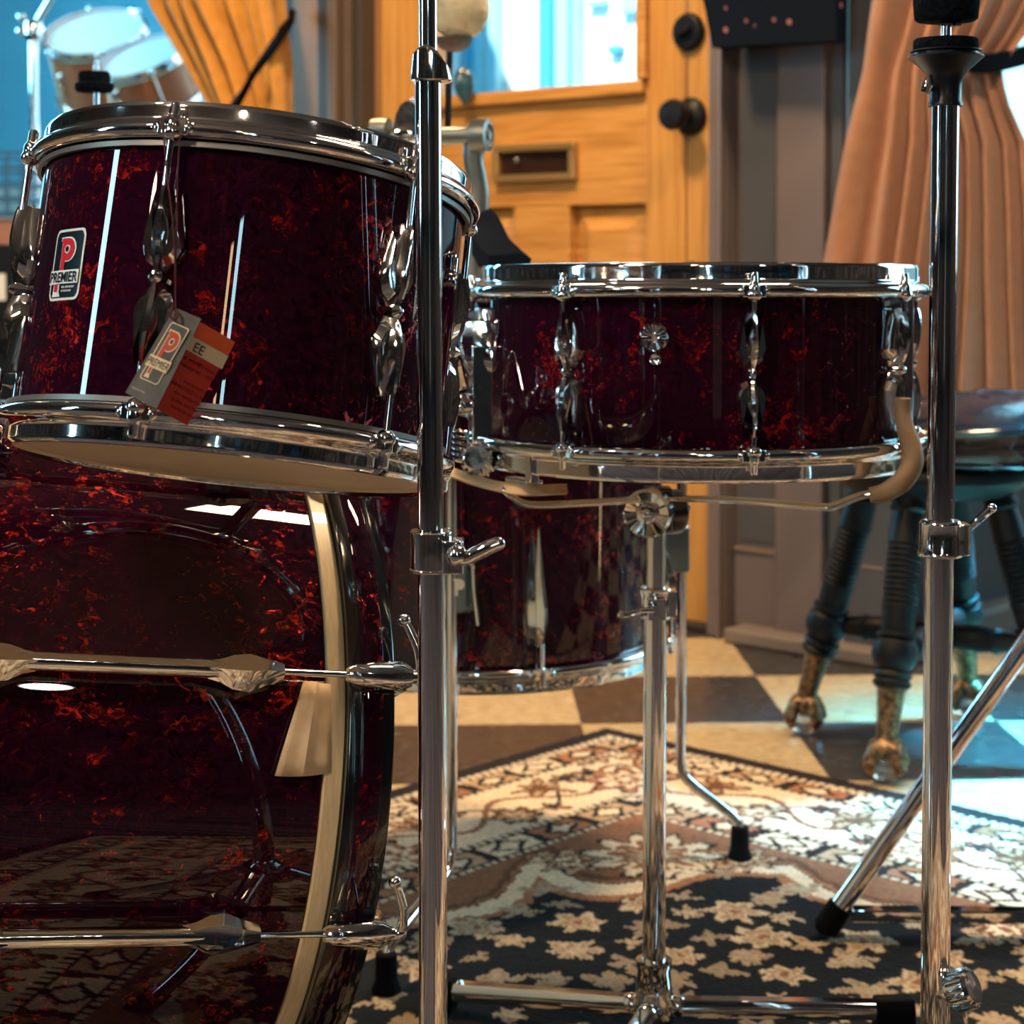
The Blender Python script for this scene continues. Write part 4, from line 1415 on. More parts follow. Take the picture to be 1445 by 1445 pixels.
# round faceted medallion and the small screw under it
Mr = polar(R(-16), sR, sL * .66)
mb = MB()
n_ = 40
rings_ = []
for r, z in ((.0105, 0), (.0110, .002), (.0095, .004), (.004, .0028), (.0030, .002)):
    rings_.append([Mr @ V((r * math.cos(2 * math.pi * k / n_), r * math.sin(2 * math.pi * k / n_), z + (.0009 if (k // 2) % 2 and .0035 < r < .0105 else 0))) for k in range(n_)])
mb.rings(rings_, cap=(False, True))
mb.build('vent_medallion', CHROME, snare, smooth=20, world=False)
mb = MB(); mb.lathe([(.0046, 0), (.0046, .002), (.0034, .0032), (.0014, .002), (0, .002)], 20, polar(R(-15.6), sR, sL * .66 - .0165)); mb.build('screw', CHROME, snare, world=False)
# strainer on the left side
Ms = polar(R(-78), sR, sL * .42)
mb = MB()
mb.box((-.010, -.050, -.002), (.010, .030, .016), Ms)
mb.loft(lug_sections(.050, .013, .026, 1), Ms)
mb.lathe([(0, 0), (.009, 0), (.010, .006), (.008, .014), (.003, .020), (0, .020)], 16, Ms @ T(.012, -.018, .016))
mb.build('strainer', CAST, snare, smooth=30, world=False, bevel=.0015)
mb = MB()
pts = catmull([Ms @ V((.004, -.004, .022)), Ms @ V((.014, .022, .030)), Ms @ V((.022, .012, .034)), Ms @ V((.036, -.012, .034)), Ms @ V((.046, -.020, .030))], 6)
mb.tube(pts, [.0045, .0045] + [.0040] * (len(pts) - 4) + [.003, .002], 10)
mb.build('strainer_lever', CAST, snare, world=False)
mb = MB()
kn = [(0, 0)] + [(r, z) for z, r in ((0, .010), (.004, .0125), (.016, .0125), (.020, .010))] + [(0, .020)]
Mk = Ms @ T(.010, -.066, .010) @ Matrix.Rotation(R(70), 4, 'Y') @ Matrix.Rotation(R(-20), 4, 'X')
mb.lathe(kn, 14, Mk)
for q in range(14):
    a_ = 2 * math.pi * q / 14
    mb.cyl(Mk @ V((.0125 * math.cos(a_), .0125 * math.sin(a_), .002)), Mk @ V((.0125 * math.cos(a_), .0125 * math.sin(a_), .018)), .0014, 6)
mb.build('strainer_knob', CAST, snare, world=False, smooth=30)
mb = MB()
for q in range(6):
    y = -.040 - .0048 * q
    mb.lathe([(.0075, -.0012), (.0095, 0), (.0075, .0012), (.006, 0)], 14, Ms @ T(.002, y, .024) @ Matrix.Rotation(R(78), 4, 'X'), loop=True)
mb.build('strainer_spring', CHROME, snare, world=False)
mb = MB()
pp_ = lambda px, py, y: at(px, py, y)
mb.ribbon(catmull([pp_(636, 666, 1.50), pp_(664, 676, 1.475), pp_(700, 686, 1.445), pp_(742, 692, 1.42), pp_(800, 690, 1.47)], 6), (0, 1, .25), .022, .0012)
mb.build('snare_strap', FELT_CREAM, snare)
mb = MB()
Mg = polar(R(-51), srb, 0)
mb.prism([(-.0035, -.006), (.0035, -.006), (.0045, .0265), (-.0025, .0265)], -.006, .0035, Mg)
mb.prism([(-.030, -.009), (.0035, -.007), (.0035, -.004), (-.030, -.003)], -.010, .002, Mg)
mb.build('hoop_gate', CHROME, snare, world=False, bevel=.001)

# ================================================================= FLOOR TOM
fR, frf, frb, ffl = 0.2032, 0.2150, 0.2072, 0.026
fb = V((-0.04, 2.003, 0.2455)); fL = 0.412
FMx = frame(fb, (0, 0, 1))
ftom = thing('floor_tom', 'deep red pearl floor tom on three bent chrome legs behind the snare', 'drum', FMx)
shell(fR, ffl - .01, fL - ffl + .01).build('shell', WRAP, ftom, smooth=40, world=False)
for nm, z, sg in (('top_hoop', fL - ffl, 1), ('bottom_hoop', ffl, -1)):
    mb = MB(); mb.lathe([(r, z + zz) for r, zz in hoop(fR, frf, frb, ffl, .0115, sg)], 160, loop=True); mb.build(nm, CHROME, ftom, smooth=50, world=False)
mb = MB(); mb.lathe([(frb - .005, fL - ffl + .001), (frb - .005, fL - ffl + .008), (fR - .006, fL - .006), (0, fL - .006), (0, fL - .010)], 96, cap=(False, False)); mb.build('batter_head', DRUMWHITE, ftom, world=False)
mb = MB(); mb.lathe([(frb - .005, ffl - .001), (frb - .005, ffl - .008), (fR - .006, ffl - .011), (0, ffl - .011), (0, ffl - .007)], 96, cap=(False, False)); mb.build('resonant_head', HEAD, ftom, world=False)
for k in range(6):
    ph = R(19 + 60 * k)
    # separate spear-shaped lugs for the lower and the upper rods
    for sg, zc in ((-1, .105), (1, fL - .105)):
        mb = MB()
        Ml = polar(ph, fR, zc)
        prof = [(-1.0, .0045, .010), (-.7, .0080, .0165), (-.35, .0085, .017), (-.1, .0075, .012), (.2, .0058, .007), (.6, .0035, .0045), (1.0, .0006, .001)]
        secs = []
        for t, w_, h2 in prof:
            y = -sg * t * .058 if sg < 0 else -t * .058
            y = t * .058 * (1 if sg < 0 else -1)
            secs.append([(-w_, y, -.001), (-w_ * .7, y, h2 * .6), (0, y, h2), (w_ * .7, y, h2 * .6), (w_, y, -.001)])
        mb.loft(secs, Ml)
        mb.loft([[(x * 1.15 - .006, y * .98, z * .55) for x, y, z in s] for s in secs], Ml)
        mb.build('lug', CAST, ftom, smooth=25, world=False)
        mb = MB()
        ze = (ffl - .006) if sg < 0 else (fL - ffl + .006)
        p0, p1 = polar(ph, frf - .001, zc + sg * .054).translation, polar(ph, frf - .001, ze + sg * .012).translation
        mb.cyl(p0, p1, .0023, 10)
        mb.lathe([(0, -.006), (.0048, -.006), (.005, .003), (.0035, .006), (.0033, .013), (0, .0145)], 12, polar(ph, frf - .001, ze) @ Matrix.Rotation(R(-90 * sg), 4, 'X'))
        mb.build('tension_rod', CHROME_TUBE, ftom, world=False)
        mb = MB()
        Mh = polar(ph, frf - .001, ze)
        mb.box((-.010, -.006, -.012), (.010, .006, .003), Mh)
        for sx in (-1, 1): mb.ball((sx * .0095, 0, -.001), .005, 7, (1, 1, 1), Mh)
        mb.build('hoop_ear', CAST, ftom, world=False, bevel=.0015)
feet = [at_z(545, 1398, RUGZ), at_z(1044, 1210, RUGZ)]
cx0 = V((fb.x, fb.y, 0))
d_ = (feet[0] - cx0); a0 = math.atan2(d_.y, d_.x)
feet.append(cx0 + V((math.cos(a0 - R(118)), math.sin(a0 - R(118)), 0)) * .30 + V((0, 0, RUGZ)))
feet = [feet[0], feet[1], feet[2]]
for i, ft in enumerate(feet):
    d_ = (V((ft.x, ft.y, 0)) - cx0).normalized()
    side = V((-.0, 0, 0))
    pv = cx0 + d_ * (fR + .024)
    if i == 0:
        pv = V((at(637, 900, 1.772).x, 1.772, 0)); d_ = (pv - cx0).normalized()
    phi = math.atan2(d_.x, -d_.y)
    zt, zb_ = .47, (.105 if i else .085)
    mb = MB()
    mb.tube([V((pv.x, pv.y, zt)), V((pv.x, pv.y, zb_ + .02))] + catmull([V((pv.x, pv.y, zb_ + .015)), V((pv.x, pv.y, zb_)).lerp(V((ft.x, ft.y, .05)), .12), V((pv.x, pv.y, zb_)).lerp(V((ft.x, ft.y, .05)), .85), V((ft.x, ft.y, .040)), V((ft.x, ft.y, .018))], 5), .0056, 12)
    lg = mb.build('leg', CHROME_TUBE, ftom, smooth=60)
    mb = MB()
    mb.lathe([(0, 0), (.0135, 0), (.0135, .003), (.0105, .010), (.0100, .034), (.0080, .036), (0, .036)], 18, T(ft.x, ft.y, RUGZ))
    mb.build('rubber_foot', RUBBER, lg)
    mb = MB()
    Mk = polar(phi, fR, .11)
    mb.prism(rrect(-.020, -.028, .020, .032, .006), -.002, .005, Mk)
    mb.prism(rrect(-.014, -.024, .014, .028, .005), .004, .031, Mk)
    br = mb.build('leg_bracket', mat('satin_bracket', (0.20, 0.26, 0.27), .3, .9), ftom, smooth=30, world=False, bevel=.002)
    mb = MB()
    polys2d(mb, [[(x * .010 + .008, y * .010 + .004) for x, y in p_poly()]], lambda x, y, l: Mk @ V((x, y, l)), .0335)
    mb.build('monogram', CHROME, br, smooth=0, world=False)
    mb = MB()
    hx = .020
    mb.tube(catmull([Mk @ V((.014, .018, .018)), Mk @ V((.020, .020, .020)), Mk @ V((.022, -.005, .022)), Mk @ V((.026, -.036, .024))], 5), .0026, 8)
    mb.build('wing_screw', CHROME, ftom, world=False)

# ================================================================= BASS PEDAL lying on the floor tom
ztop = fb.z + fL - .006
py_ = 1.90
ped = thing('bass_drum_pedal', 'grey cast bass drum pedal with lambswool beater standing on the floor tom', 'pedal', T(at(620, 300, py_).x, py_, ztop))
P = lambda px, py, y=py_: at(px, py, y)
zf = ztop + .0005
mb = MB()
for pts_, rs in (([P(672, 195), P(668, 225), P(676, 270), P(672, 320), P(668, 372)], [.0125, .0105, .0105, .0115, .0135]), ([P(540, 196, 1.93), P(545, 240, 1.93), P(538, 300, 1.93), P(542, 372, 1.93)], [.0110, .0100, .0110, .0130])):
    pts_[-1].z = zf + .002
    c_ = catmull(pts_, 5)
    mb.tube(c_, list(np.interp(np.linspace(0, 1, len(c_)), np.linspace(0, 1, len(rs)), rs)), 12)
base_a, base_b = V((P(668, 372).x, py_, zf)), V((P(542, 372, 1.93).x, 1.93, zf))
mb.box((base_b.x - .012, py_ - .012, zf), (base_a.x + .012, py_ + .045, zf + .012))
mb.build('pedal_frame', NICKEL, ped, smooth=50)
mb = MB()
mb.cyl(P(545, 194, 1.93), P(690, 190, 1.89), .0095, 16)
mb.build('axle', NICKEL, ped)
mb = MB()
for px, py, yy, r in ((682, 191, 1.885, .0165), (534, 184, 1.925, .0125)):
    c_ = P(px, py, yy)
    dirx = (P(690, 190, 1.89) - P(545, 194, 1.93)).normalized() * (1 if px > 600 else -1)
    mb = MB()
    mb.lathe([(0, -.012), (r, -.012), (r * 1.05, -.004), (r, .006), (r * .7, .007), (r * .65, .004), (r * .35, .004), (r * .3, .008), (0, .008)], 22, align(c_, c_ + dirx))
    mb.build('bearing_cap', NICKEL, ped, smooth=35)
mb = MB()
c_ = P(577, 190, 1.92)
mb.lathe([(0, -.014), (.012, -.014), (.016, 0), (.012, .014), (0, .014)], 18, align(c_, c_ + V((1, 0, 0))))
mb.loft([[(c_.x + w_ * sx, c_.y + d2, c_.z + h_) for sx, d2 in ((-1, -.01), (1, -.01), (1, .01), (-1, .01))] for h_, w_ in ((.004, .016), (.020, .013), (.030, .008), (.034, .003))])
mb.ball(tuple(c_ + V((.004, 0, .036))), .003, 8)
mb.build('cam', CAST, ped, smooth=35)
mb = MB()
mb.tube([P(632, 194, 1.915), P(633, 120, 1.915), P(635, 60, 1.912)], .0034, 10)
mb.build('beater_shaft', CHROME_TUBE, ped)
mb = MB()
bcn = P(648, 14, 1.91)
g = np.random.default_rng(5)
vr = []
nth, nph = 40, 60
for i in range(nth + 1):
    th = math.pi * i / nth
    ring = []
    for j in range(nph):
        ph = 2 * math.pi * j / nph
        rr = .031 * (1 + .028 * g.standard_normal() * math.sin(th) + .03 * math.sin(5 * ph + 3 * th))
        ring.append(bcn + V((rr * math.sin(th) * math.cos(ph), .75 * rr * math.sin(th) * math.sin(ph), -.98 * rr * math.cos(th))))
    vr.append(ring)
mb.rings(vr, cap=(False, False))
mb.build('wool_beater', WOOL, ped, smooth=60)
mb = MB()
q = P(640, 62, 1.91)
mb.lathe([(.006, -.004), (.015, 0), (.019, .006), (.020, .010), (0, .012)], 18, T(q.x, q.y, q.z - .004))
mb.build('beater_cup', mat('brown_leather_cup', (.10, .06, .045), .5), ped)
# black footboard sloping from the frame down to the heel
mb = MB()
secs = []
for px, py, yy, w_, th in ((694, 306, 1.895, .020, .006), (700, 322, 1.87, .024, .008), (708, 345, 1.845, .030, .010), (724, 362, 1.825, .034, .010), (738, 372, 1.81, .034, .008)):
    c_ = P(px, py, yy)
    c_.z = max(c_.z, zf + .007)
    secs.append([c_ + V((-w_, 0, -th)), c_ + V((w_ * .12, -.004, -th)), c_ + V((w_ * .25, -.004, th * .6)), c_ + V((-w_ * .1, -.002, th * 1.3)), c_ + V((-w_, .004, th))])
mb.rings(secs)
mb.build('footboard', mat('matte_black_board', (0.010, 0.013, 0.020), 0.9, spec=0.0), ped, smooth=40)
mb = MB()
q = P(738, 374, 1.80)
mb.box((q.x - .012, q.y - .02, zf), (q.x + .009, q.y + .03, zf + .010))
mb.build('heel_plate', RUBBER, ped, bevel=.002)

# ================================================================= SNARE STAND
sx, sy = at(924, 1000, 1.545).x, 1.545
st = thing('snare_stand', 'chrome flat based snare stand with rubber feet holding the snare drum', 'stand', T(sx, sy, RUGZ))
P = lambda px, py, y=1.545: at(px, py, y)
zz = lambda py, y=1.545: at(924, py, y).z
mb = MB(); mb.cyl((sx, sy, .075), (sx, sy, zz(868)), .0098, 24); mb.build('lower_tube', CHROME_TUBE, st)
mb = MB(); mb.cyl((sx + .0005, sy, zz(866)), (sx + .0005, sy, zz(738)), .0083, 24); mb.build('upper_tube', CHROME_TUBE, st)
mb = MB()
mb.lathe([(.0085, 0), (.013, 0), (.0135, .003), (.0115, .006), (.0125, .020), (.0135, .022), (.0135, .026), (.0085, .026)], 24, T(sx, sy, zz(872)), loop=True)
mb.box((-.008, -.022, .002), (.008, -.008, .020), T(sx, sy, zz(872)))
mb.box((.010, -.008, .002), (.018, .008, .024), T(sx, sy, zz(872)))
cl_ = mb.build('height_clamp', CAST, st, smooth=40, bevel=.001)
mb = MB()
k0 = P(922, 860, 1.52)
mb.cyl(k0 + V((0, .004, 0)), k0 + V((0, -.006, 0)), .0045, 14)
mb.tube(catmull([k0 + V((0, -.004, 0)), P(905, 862, 1.515), P(888, 866, 1.515), P(876, 867, 1.515)], 5), .0026, 10)
mb.ball(tuple(P(876, 867, 1.515)), .0032, 8)
mb.build('wing_screw', CHROME, cl_)
# tilter: fluted disc, body and rear disc
mb = MB()
dc_ = P(913, 725, 1.515)
Md = align(dc_, dc_ + V((-.30, -1, -.05)))
n_ = 48; rings_ = []
for r, z in ((.0205, -.010), (.0205, .000), (.0185, .002), (.0085, -.0005), (.0080, .003), (.0065, .0035)):
    rings_.append([Md @ V((r * math.cos(2 * math.pi * k / n_), r * math.sin(2 * math.pi * k / n_), z + (.0022 if (k // 4) % 2 and .009 < r < .0200 else 0))) for k in range(n_)])
mb.rings(rings_)
mb.ball((0, 0, .004), .0045, 10, (1, 1, .6), Md)
mb.build('tilter_disc', CHROME, st, smooth=25)
mb = MB()
d2 = P(944, 722, 1.56)
mb.lathe([(0, -.012), (.0175, -.012), (.019, -.008), (.019, .008), (.0165, .012), (0, .012)], 30, align(d2, d2 + V((1, .35, 0))))
mb.box((-.012, -.012, -.006), (.012, .012, .030), T(sx + .002, sy + .002, zz(738)))
mb.cyl(P(955, 718, 1.56), P(974, 716, 1.555), .0026, 10)
mb.build('tilter', mat('dark_steel', (.10, .10, .11), .25, 1.0), st, bevel=.002)
# basket arms (pairs of wire) and rubber sleeves
zb = SMx.translation.z
under = zb - .004
mb = MB()
arm1 = [P(900, 706, 1.50), P(820, 711, 1.47), P(748, 713, 1.44), P(722, 701, 1.43), P(708, 690, 1.43)]
arm2 = [P(945, 704, 1.53), P(1050, 707, 1.48), P(1160, 716, 1.42), P(1180, 714, 1.415), P(1214, 701, 1.405), P(1238, 697, 1.40)]
for dy in (0, .008):
    mb.tube(catmull([p + V((0, dy, 0)) for p in arm1], 6), .0024, 10)
    mb.tube(catmull([p + V((0, dy, 0)) for p in arm2], 6), .0024, 10)
arm3 = [V((sx, 1.56, under - .004)), V((sx + .02, 1.66, under - .006)), V((sx + .03, 1.735, under - .002)), V((sx + .035, 1.755, under + .02))]
mb.tube(catmull(arm3, 6), .0034, 10)
mb.prism([(-.022, -.012), (.030, -.012), (.030, .018), (-.022, .018)], under - .012, under - .002, T(sx + .004, sy, 0))
bk = mb.build('basket', CHROME_TUBE, st, smooth=60)
mb = MB()
yk = 1.40
slv = catmull([P(1228, 699, yk), P(1248, 695, yk), P(1272, 680, yk), P(1287, 655, yk + .005), P(1286, 630, yk + .01), P(1278, 605, yk + .015), P(1275, 580, yk + .02), P(1275, 562, yk + .02)], 6)
nS = len(slv)
mb.tube(slv, [.0062 + .0022 * math.sin(math.pi * min(1, i / nS * 1.25)) for i in range(nS)], 14)
mb.build('rubber_sleeve', LEATHER, bk, smooth=60)
mb = MB()
slv = catmull([V((sx - .140, 1.43, under - .010)), V((sx - .150, 1.425, under)), V((sx - .165, 1.415, under + .02)), V((sx - .166, 1.412, under + .05))], 5)
# flat base: casting and three legs
hub = V((sx, sy, .042))
mb = MB()
mb.lathe([(0, -.016), (.017, -.016), (.019, -.010), (.018, .002), (.0155, .010), (.0140, .030), (.0155, .033), (.0155, .037), (.010, .038), (0, .038)], 24, T(*hub))
ends = [at_z(636, 1397, .028), at_z(1240, 1424, .030), V((sx - .080, sy - .195, .028))]
for e in ends:
    dv = (V((e.x, e.y, 0)) - V((sx, sy, 0))).normalized()
    mb.ball(tuple(hub + dv * .020 + V((0, 0, -.004))), .0095, 9)
mb.build('base_casting', CAST, st, smooth=40)
for i, e in enumerate(ends):
    dv = (e - hub); dv.z = 0; dv.normalize()
    a_ = hub + dv * .018 + V((0, 0, -.004))
    mb = MB()
    sd = V((-dv.y, dv.x, 0))
    prof = [(-.0075, -.007), (.0075, -.007), (.009, .001), (.005, .0075), (-.005, .0075), (-.009, .001)]
    mb.rings([[a_ + sd * u + V((0, 0, w)) for u, w in prof], [e + sd * u + V((0, 0, w)) for u, w in prof]])
    lg = mb.build('leg', CHROME_TUBE, st, smooth=50)
    mb = MB()
    f0, f1 = e - dv * .004, e + dv * (.030 if i else .02)
    pr = [(-.0105, RUGZ - e.z), (.0105, RUGZ - e.z), (.0115, .000), (.007, .0105), (-.007, .0105), (-.0115, .000)]
    mb.rings([[f0 + sd * u + V((0, 0, w)) for u, w in pr], [f1 + sd * u + V((0, 0, w)) for u, w in pr]])
    mb.build('rubber_foot', RUBBER, lg, smooth=40, bevel=.002)

# ================================================================= FRONT CYMBAL STAND (left pole)
def tripod(root, x, y, z_hub, reach, angs, r=.0085, foot=RUGZ):
    for a_ in angs:
        dv = V((math.cos(a_), math.sin(a_), 0))
        top = V((x, y, z_hub)) + dv * .016
        ft = V((x, y, foot + .012)) + dv * reach
        mb = MB()
        mb.tube([top, ft], r, 14)
        lg = mb.build('leg', CHROME_TUBE, root)
        mb = MB()
        q = (ft - top).normalized()
        mb.tube([ft - q * .03, ft + q * .004], [r * 1.35, r * 1.5], 14)
        mb.ball((ft.x, ft.y, foot + .011), r * 1.25, 8, (1, 1, .85))
        mb.build('rubber_foot', RUBBER, lg)

yA = 1.035
cxA = at(609.5, 900, yA).x
cs = thing('cymbal_stand', 'chrome cymbal stand pole in front of the rack tom', 'stand', T(cxA, yA, RUGZ), group=None)
za = lambda py: at(609, py, yA).z
mb = MB(); mb.cyl((cxA + .0006, yA, .06), (cxA, yA, za(802)), .00815, 28); mb.build('lower_tube', CHROME_TUBE, cs)
mb = MB(); mb.cyl((cxA - .0006, yA, za(803)), (cxA - .0016, yA, za(108)), .0074, 28); mb.build('middle_tube', CHROME_TUBE, cs)
mb = MB(); mb.cyl((cxA - .0016, yA, za(110)), (cxA - .0016, yA, za(-500)), .0051, 24); mb.build('upper_tube', CHROME_TUBE, cs)
# upper clamp with slanted cap
mb = MB()
U = lambda px, py, y=yA: at(px, py, y)
def outline(zlo, slant, w, d, x0, x1, y0, y1):
    pass
x0_, x1_ = U(580, 116).x, U(638, 116).x
q0 = U(580, 116); 
lowr = rrect(x0_, yA - .0125, x1_, yA + .0125, .010, 5)
def zcap(x):
    px = CX + (x / yA) * F_PX
    return np.interp(px, [580, 585, 600, 606, 622, 638], [za(76), za(70), za(64), za(64), za(74), za(92)])
secs = [[V((x, y, za(116))) for x, y in lowr], [V((x, y, za(113))) for x, y in [(cxA - .001 + (x - cxA + .001) * 1.02, yA + (y - yA) * 1.02) for x, y in lowr]],
        [V((cxA - .001 + (x - cxA + .001) * .93, yA + (y - yA) * .92, min(zcap(x), za(80)) - .0012 if False else zcap(x) - .0022)) for x, y in lowr],
        [V((cxA - .001 + (x - cxA + .001) * .80, yA + (y - yA) * .78, zcap(x))) for x, y in lowr]]
mb.rings(secs)
mb.build('upper_clamp', CAST, cs, smooth=30, bevel=.0008)
# lower clamp: sleeve, side block and wing lever
mb = MB()
mb.prism(rrect(-.0118, -.0118, .0118, .0118, .0095, 5), za(803), za(749), T(cxA, yA, 0))
mb.prism(rrect(-.0125, -.0125, .0125, .0125, .0100, 5), za(806), za(801), T(cxA, yA, 0))
mb.prism(rrect(-.0120, -.0120, .0120, .0120, .0100, 5), za(751), za(748), T(cxA, yA, 0))
mb.prism(rrect(.006, -.019, .0185, -.002, .003, 4), za(803), za(757), T(cxA, yA, 0))
lc = mb.build('height_clamp', CAST, cs, smooth=30, bevel=.0012)
mb = MB()
l0 = U(640, 785, yA - .022)
mb.lathe([(0, 0), (.0045, 0), (.006, .004), (.0056, .010), (.003, .013), (0, .013)], 16, align(l0 + V((0, .006, 0)), l0 + V((.3, -1, .1))))
pts = catmull([l0 + V((0, -.003, 0)), U(655, 788, yA - .024), U(668, 783, yA - .025), U(686, 774, yA - .026), U(703, 767, yA - .026)], 6)
mb.tube(pts, [.0036 + .0006 * math.sin(i / len(pts) * 3) for i in range(len(pts))], 12)
mb.ball(tuple(U(704, 767, yA - .026)), .0036, 8)
mb.build('wing_screw', CHROME, lc, smooth=50)
tripod(cs, cxA, yA, .18, .20, (R(-95), R(25), R(145)))
mb = MB(); mb.lathe([(0, 0), (.016, 0), (.018, .01), (.016, .03), (.011, .036), (0, .036)], 20, T(cxA, yA, .165)); mb.build('leg_collar', CAST, cs)
mb = MB(); mb.lathe([(0, 0), (.012, 0), (.018, .012), (.018, .016), (.009, .024), (.009, .034), (0, .034)], 20, T(cxA - .0016, yA, za(-505))); mb.build('felt_seat', FELT_BLACK, cs)

# ================================================================= HI-HAT STAND (right pole)
yB = 1.30
cxB = at(1322.5, 1100, yB).x
hh = thing('hi_hat_stand', 'chrome hi-hat stand with black felts and seat cup right of the snare', 'stand', T(cxB, yB, RUGZ))
zb_ = lambda py: at(1330, py, yB).z
m1 = yB / F_PX
xtop = at(1334, 150, yB).x
mb = MB(); mb.cyl((cxB + .0, yB, .05), (at(1325, 780, yB).x, yB, zb_(778)), .0103, 28); mb.build('lower_tube', CHROME_TUBE, hh)
mb = MB(); mb.cyl((at(1326.5, 780, yB).x, yB, zb_(779)), (xtop, yB, zb_(146)), .0096, 28); mb.build('upper_tube', CHROME_TUBE, hh)
mb = MB()
xq = at(1327, 760, yB).x
mb.lathe([(.0100, 0), (.0155, 0), (.0158, .002), (.0148, .004), (.0145, .022), (.0150, .0245), (.0130, .026), (.0100, .026)], 28, T(xq, yB, zb_(785)), loop=True)
mb.prism(rrect(.008, -.011, .020, .009, .006, 4), zb_(782), zb_(738), T(xq, yB, 0))
hc = mb.build('height_clamp', CAST, hh, smooth=30, bevel=.001)
mb = MB()
mb.tube([at(1362, 750, yB), at(1371, 742, yB - .004), at(1400, 717, yB - .006)], [.0030, .0026, .0030], 10)
mb.ball(tuple(at(1400, 717, yB - .006)), .0034, 8)
mb.build('wing_screw', CHROME, hc)
# seat cup
TMb = T(xtop, yB, 0)
hw = lambda w: w * m1
mb = MB()
mb.lathe([(hw(19), zb_(150)), (hw(24), zb_(150)), (hw(24), zb_(146)), (hw(22), zb_(143)), (hw(22.5), zb_(120)), (hw(25), zb_(108)), (hw(33), zb_(98)), (hw(48), zb_(85)), (hw(53), zb_(81)), (hw(52), zb_(79)), (hw(46), zb_(78)), (hw(46), zb_(75)), (hw(50), zb_(73)), (hw(49), zb_(71)), (0, zb_(70))], 48, TMb, cap=(False, False))
cup = mb.build('seat_cup', BLACKP, hh, smooth=40)
mb = MB()
s0 = at(1310, 122, yB - .012)
mb.tube([at(1312, 105, yB - .013), at(1309, 120, yB - .014), at(1305, 131, yB - .014)], [.0015, .0042, .0030], 10)
mb.cyl(s0, s0 + V((.012, .012, 0)), .003, 10)
mb.build('tilt_screw', CHROME, cup)
mb = MB(); mb.lathe([(0, zb_(72)), (hw(44), zb_(72)), (hw(45.5), zb_(69)), (hw(45), zb_(58)), (hw(43), zb_(55)), (0, zb_(54))], 40, TMb); mb.build('lower_felt', FELT_BLACK, hh, smooth=50)
mb = MB(); mb.cyl((xtop, yB, zb_(72)), (xtop, yB, zb_(-420)), .0036, 16); mb.build('pull_rod', CHROME_TUBE, hh)
mb = MB(); mb.lathe([(0, zb_(30)), (hw(40), zb_(30)), (hw(44), zb_(27)), (hw(46), zb_(5)), (hw(45), zb_(-18)), (hw(40), zb_(-22)), (0, zb_(-22))], 40, TMb); mb.build('upper_felt', FELT_BLACK, hh, smooth=50)
mb = MB(); mb.lathe([(0, zb_(37)), (hw(11), zb_(37)), (hw(11), zb_(29)), (0, zb_(29))], 8, TMb)
mb.box((hw(11), -.003, zb_(37)), (hw(20), .003, zb_(29)), TMb)
mb.lathe([(0, zb_(-22)), (hw(30), zb_(-22)), (hw(30), zb_(-60)), (hw(18), zb_(-62)), (hw(18), zb_(-130)), (0, zb_(-130))], 20, TMb)
mb.build('clutch', CHROME, hh)
# knurled memory knob near the foot
mb = MB()
mk = at(1348, 1400, yB)
Mm = align(at(1336, 1402, yB - .010), at(1376, 1392, yB - .022))
mb.lathe([(0, .004), (.012, .004), (.0135, .008), (.0135, .019), (.011, .022), (0, .022)], 22, Mm)
for q in range(22):
    a_ = 2 * math.pi * q / 22
    mb.cyl(Mm @ V((.0135 * math.cos(a_), .0135 * math.sin(a_), .007)), Mm @ V((.0135 * math.cos(a_), .0135 * math.sin(a_), .020)), .0011, 5)
mb.cyl(Mm @ V((0, 0, -.006)), Mm @ V((0, 0, .005)), .005, 10)
mb.tube([at(1360, 1415, yB - .016), at(1364, 1450, yB - .016)], .0016, 8)
mb.build('spring_knob', CAST, hh, smooth=30)
tripod(hh, cxB, yB, .085, .20, (R(-90), R(30), R(150)))
mb = MB(); mb.lathe([(0, 0), (.018, 0), (.020, .01), (.017, .03), (.012, .036), (0, .036)], 20, T(cxB, yB, .070)); mb.build('leg_collar', CAST, hh)

# ================================================================= TRIPOD STAND at the right edge
fA = at_z(1168, 1304, RUGZ + .012)
sX, sY = .72, fA.y - .01
ts = thing('tripod_stand', 'chrome stand at right with one leg slanting down to the rug', 'stand', T(sX, sY, RUGZ))
q1 = at(1445, 926, fA.y - .006)
t_ = (sX - fA.x) / (q1.x - fA.x)
ztop_ = fA.z + (q1.z - fA.z) * t_
mb = MB(); mb.cyl((sX, sY, .10), (sX, sY, 1.05), .0115, 24); mb.build('tube', CHROME_TUBE, ts)
for k in range(3):
    ang = math.atan2(fA.y - sY, fA.x - sX) + R(120) * k
    L_ = math.hypot(fA.x - sX, fA.y - sY)
    dv = V((math.cos(ang), math.sin(ang), 0))
    ft = V((sX, sY, fA.z)) + dv * L_
    top = V((sX, sY, ztop_)) + dv * .012
    q = (ft - top).normalized()
    mb = MB(); mb.tube([top, ft - q * .01], .0098, 18); lg = mb.build('leg', CHROME_TUBE, ts)
    mb = MB(); mb.tube([ft - q * .022, ft + q * .004], [.0125, .0135], 16); mb.ball((ft.x, ft.y, ft.z - .001), .0112, 10, (1.15, 1.15, .92)); mb.build('rubber_foot', RUBBER, lg)
    mb = MB()
    sd = V((-dv.y, dv.x, 0))
    a_, b2 = V((sX, sY, .030)) + dv * .012, ft - q * .040
    a_.z = b2.z = .033
    mb.rings([[p + sd * u + V((0, 0, w)) for u, w in ((-.009, -.006), (.009, -.006), (.009, .006), (-.009, .006))] for p in (a_, b2)])
    mb.build('strut', CHROME, ts, smooth=0, bevel=.0015)
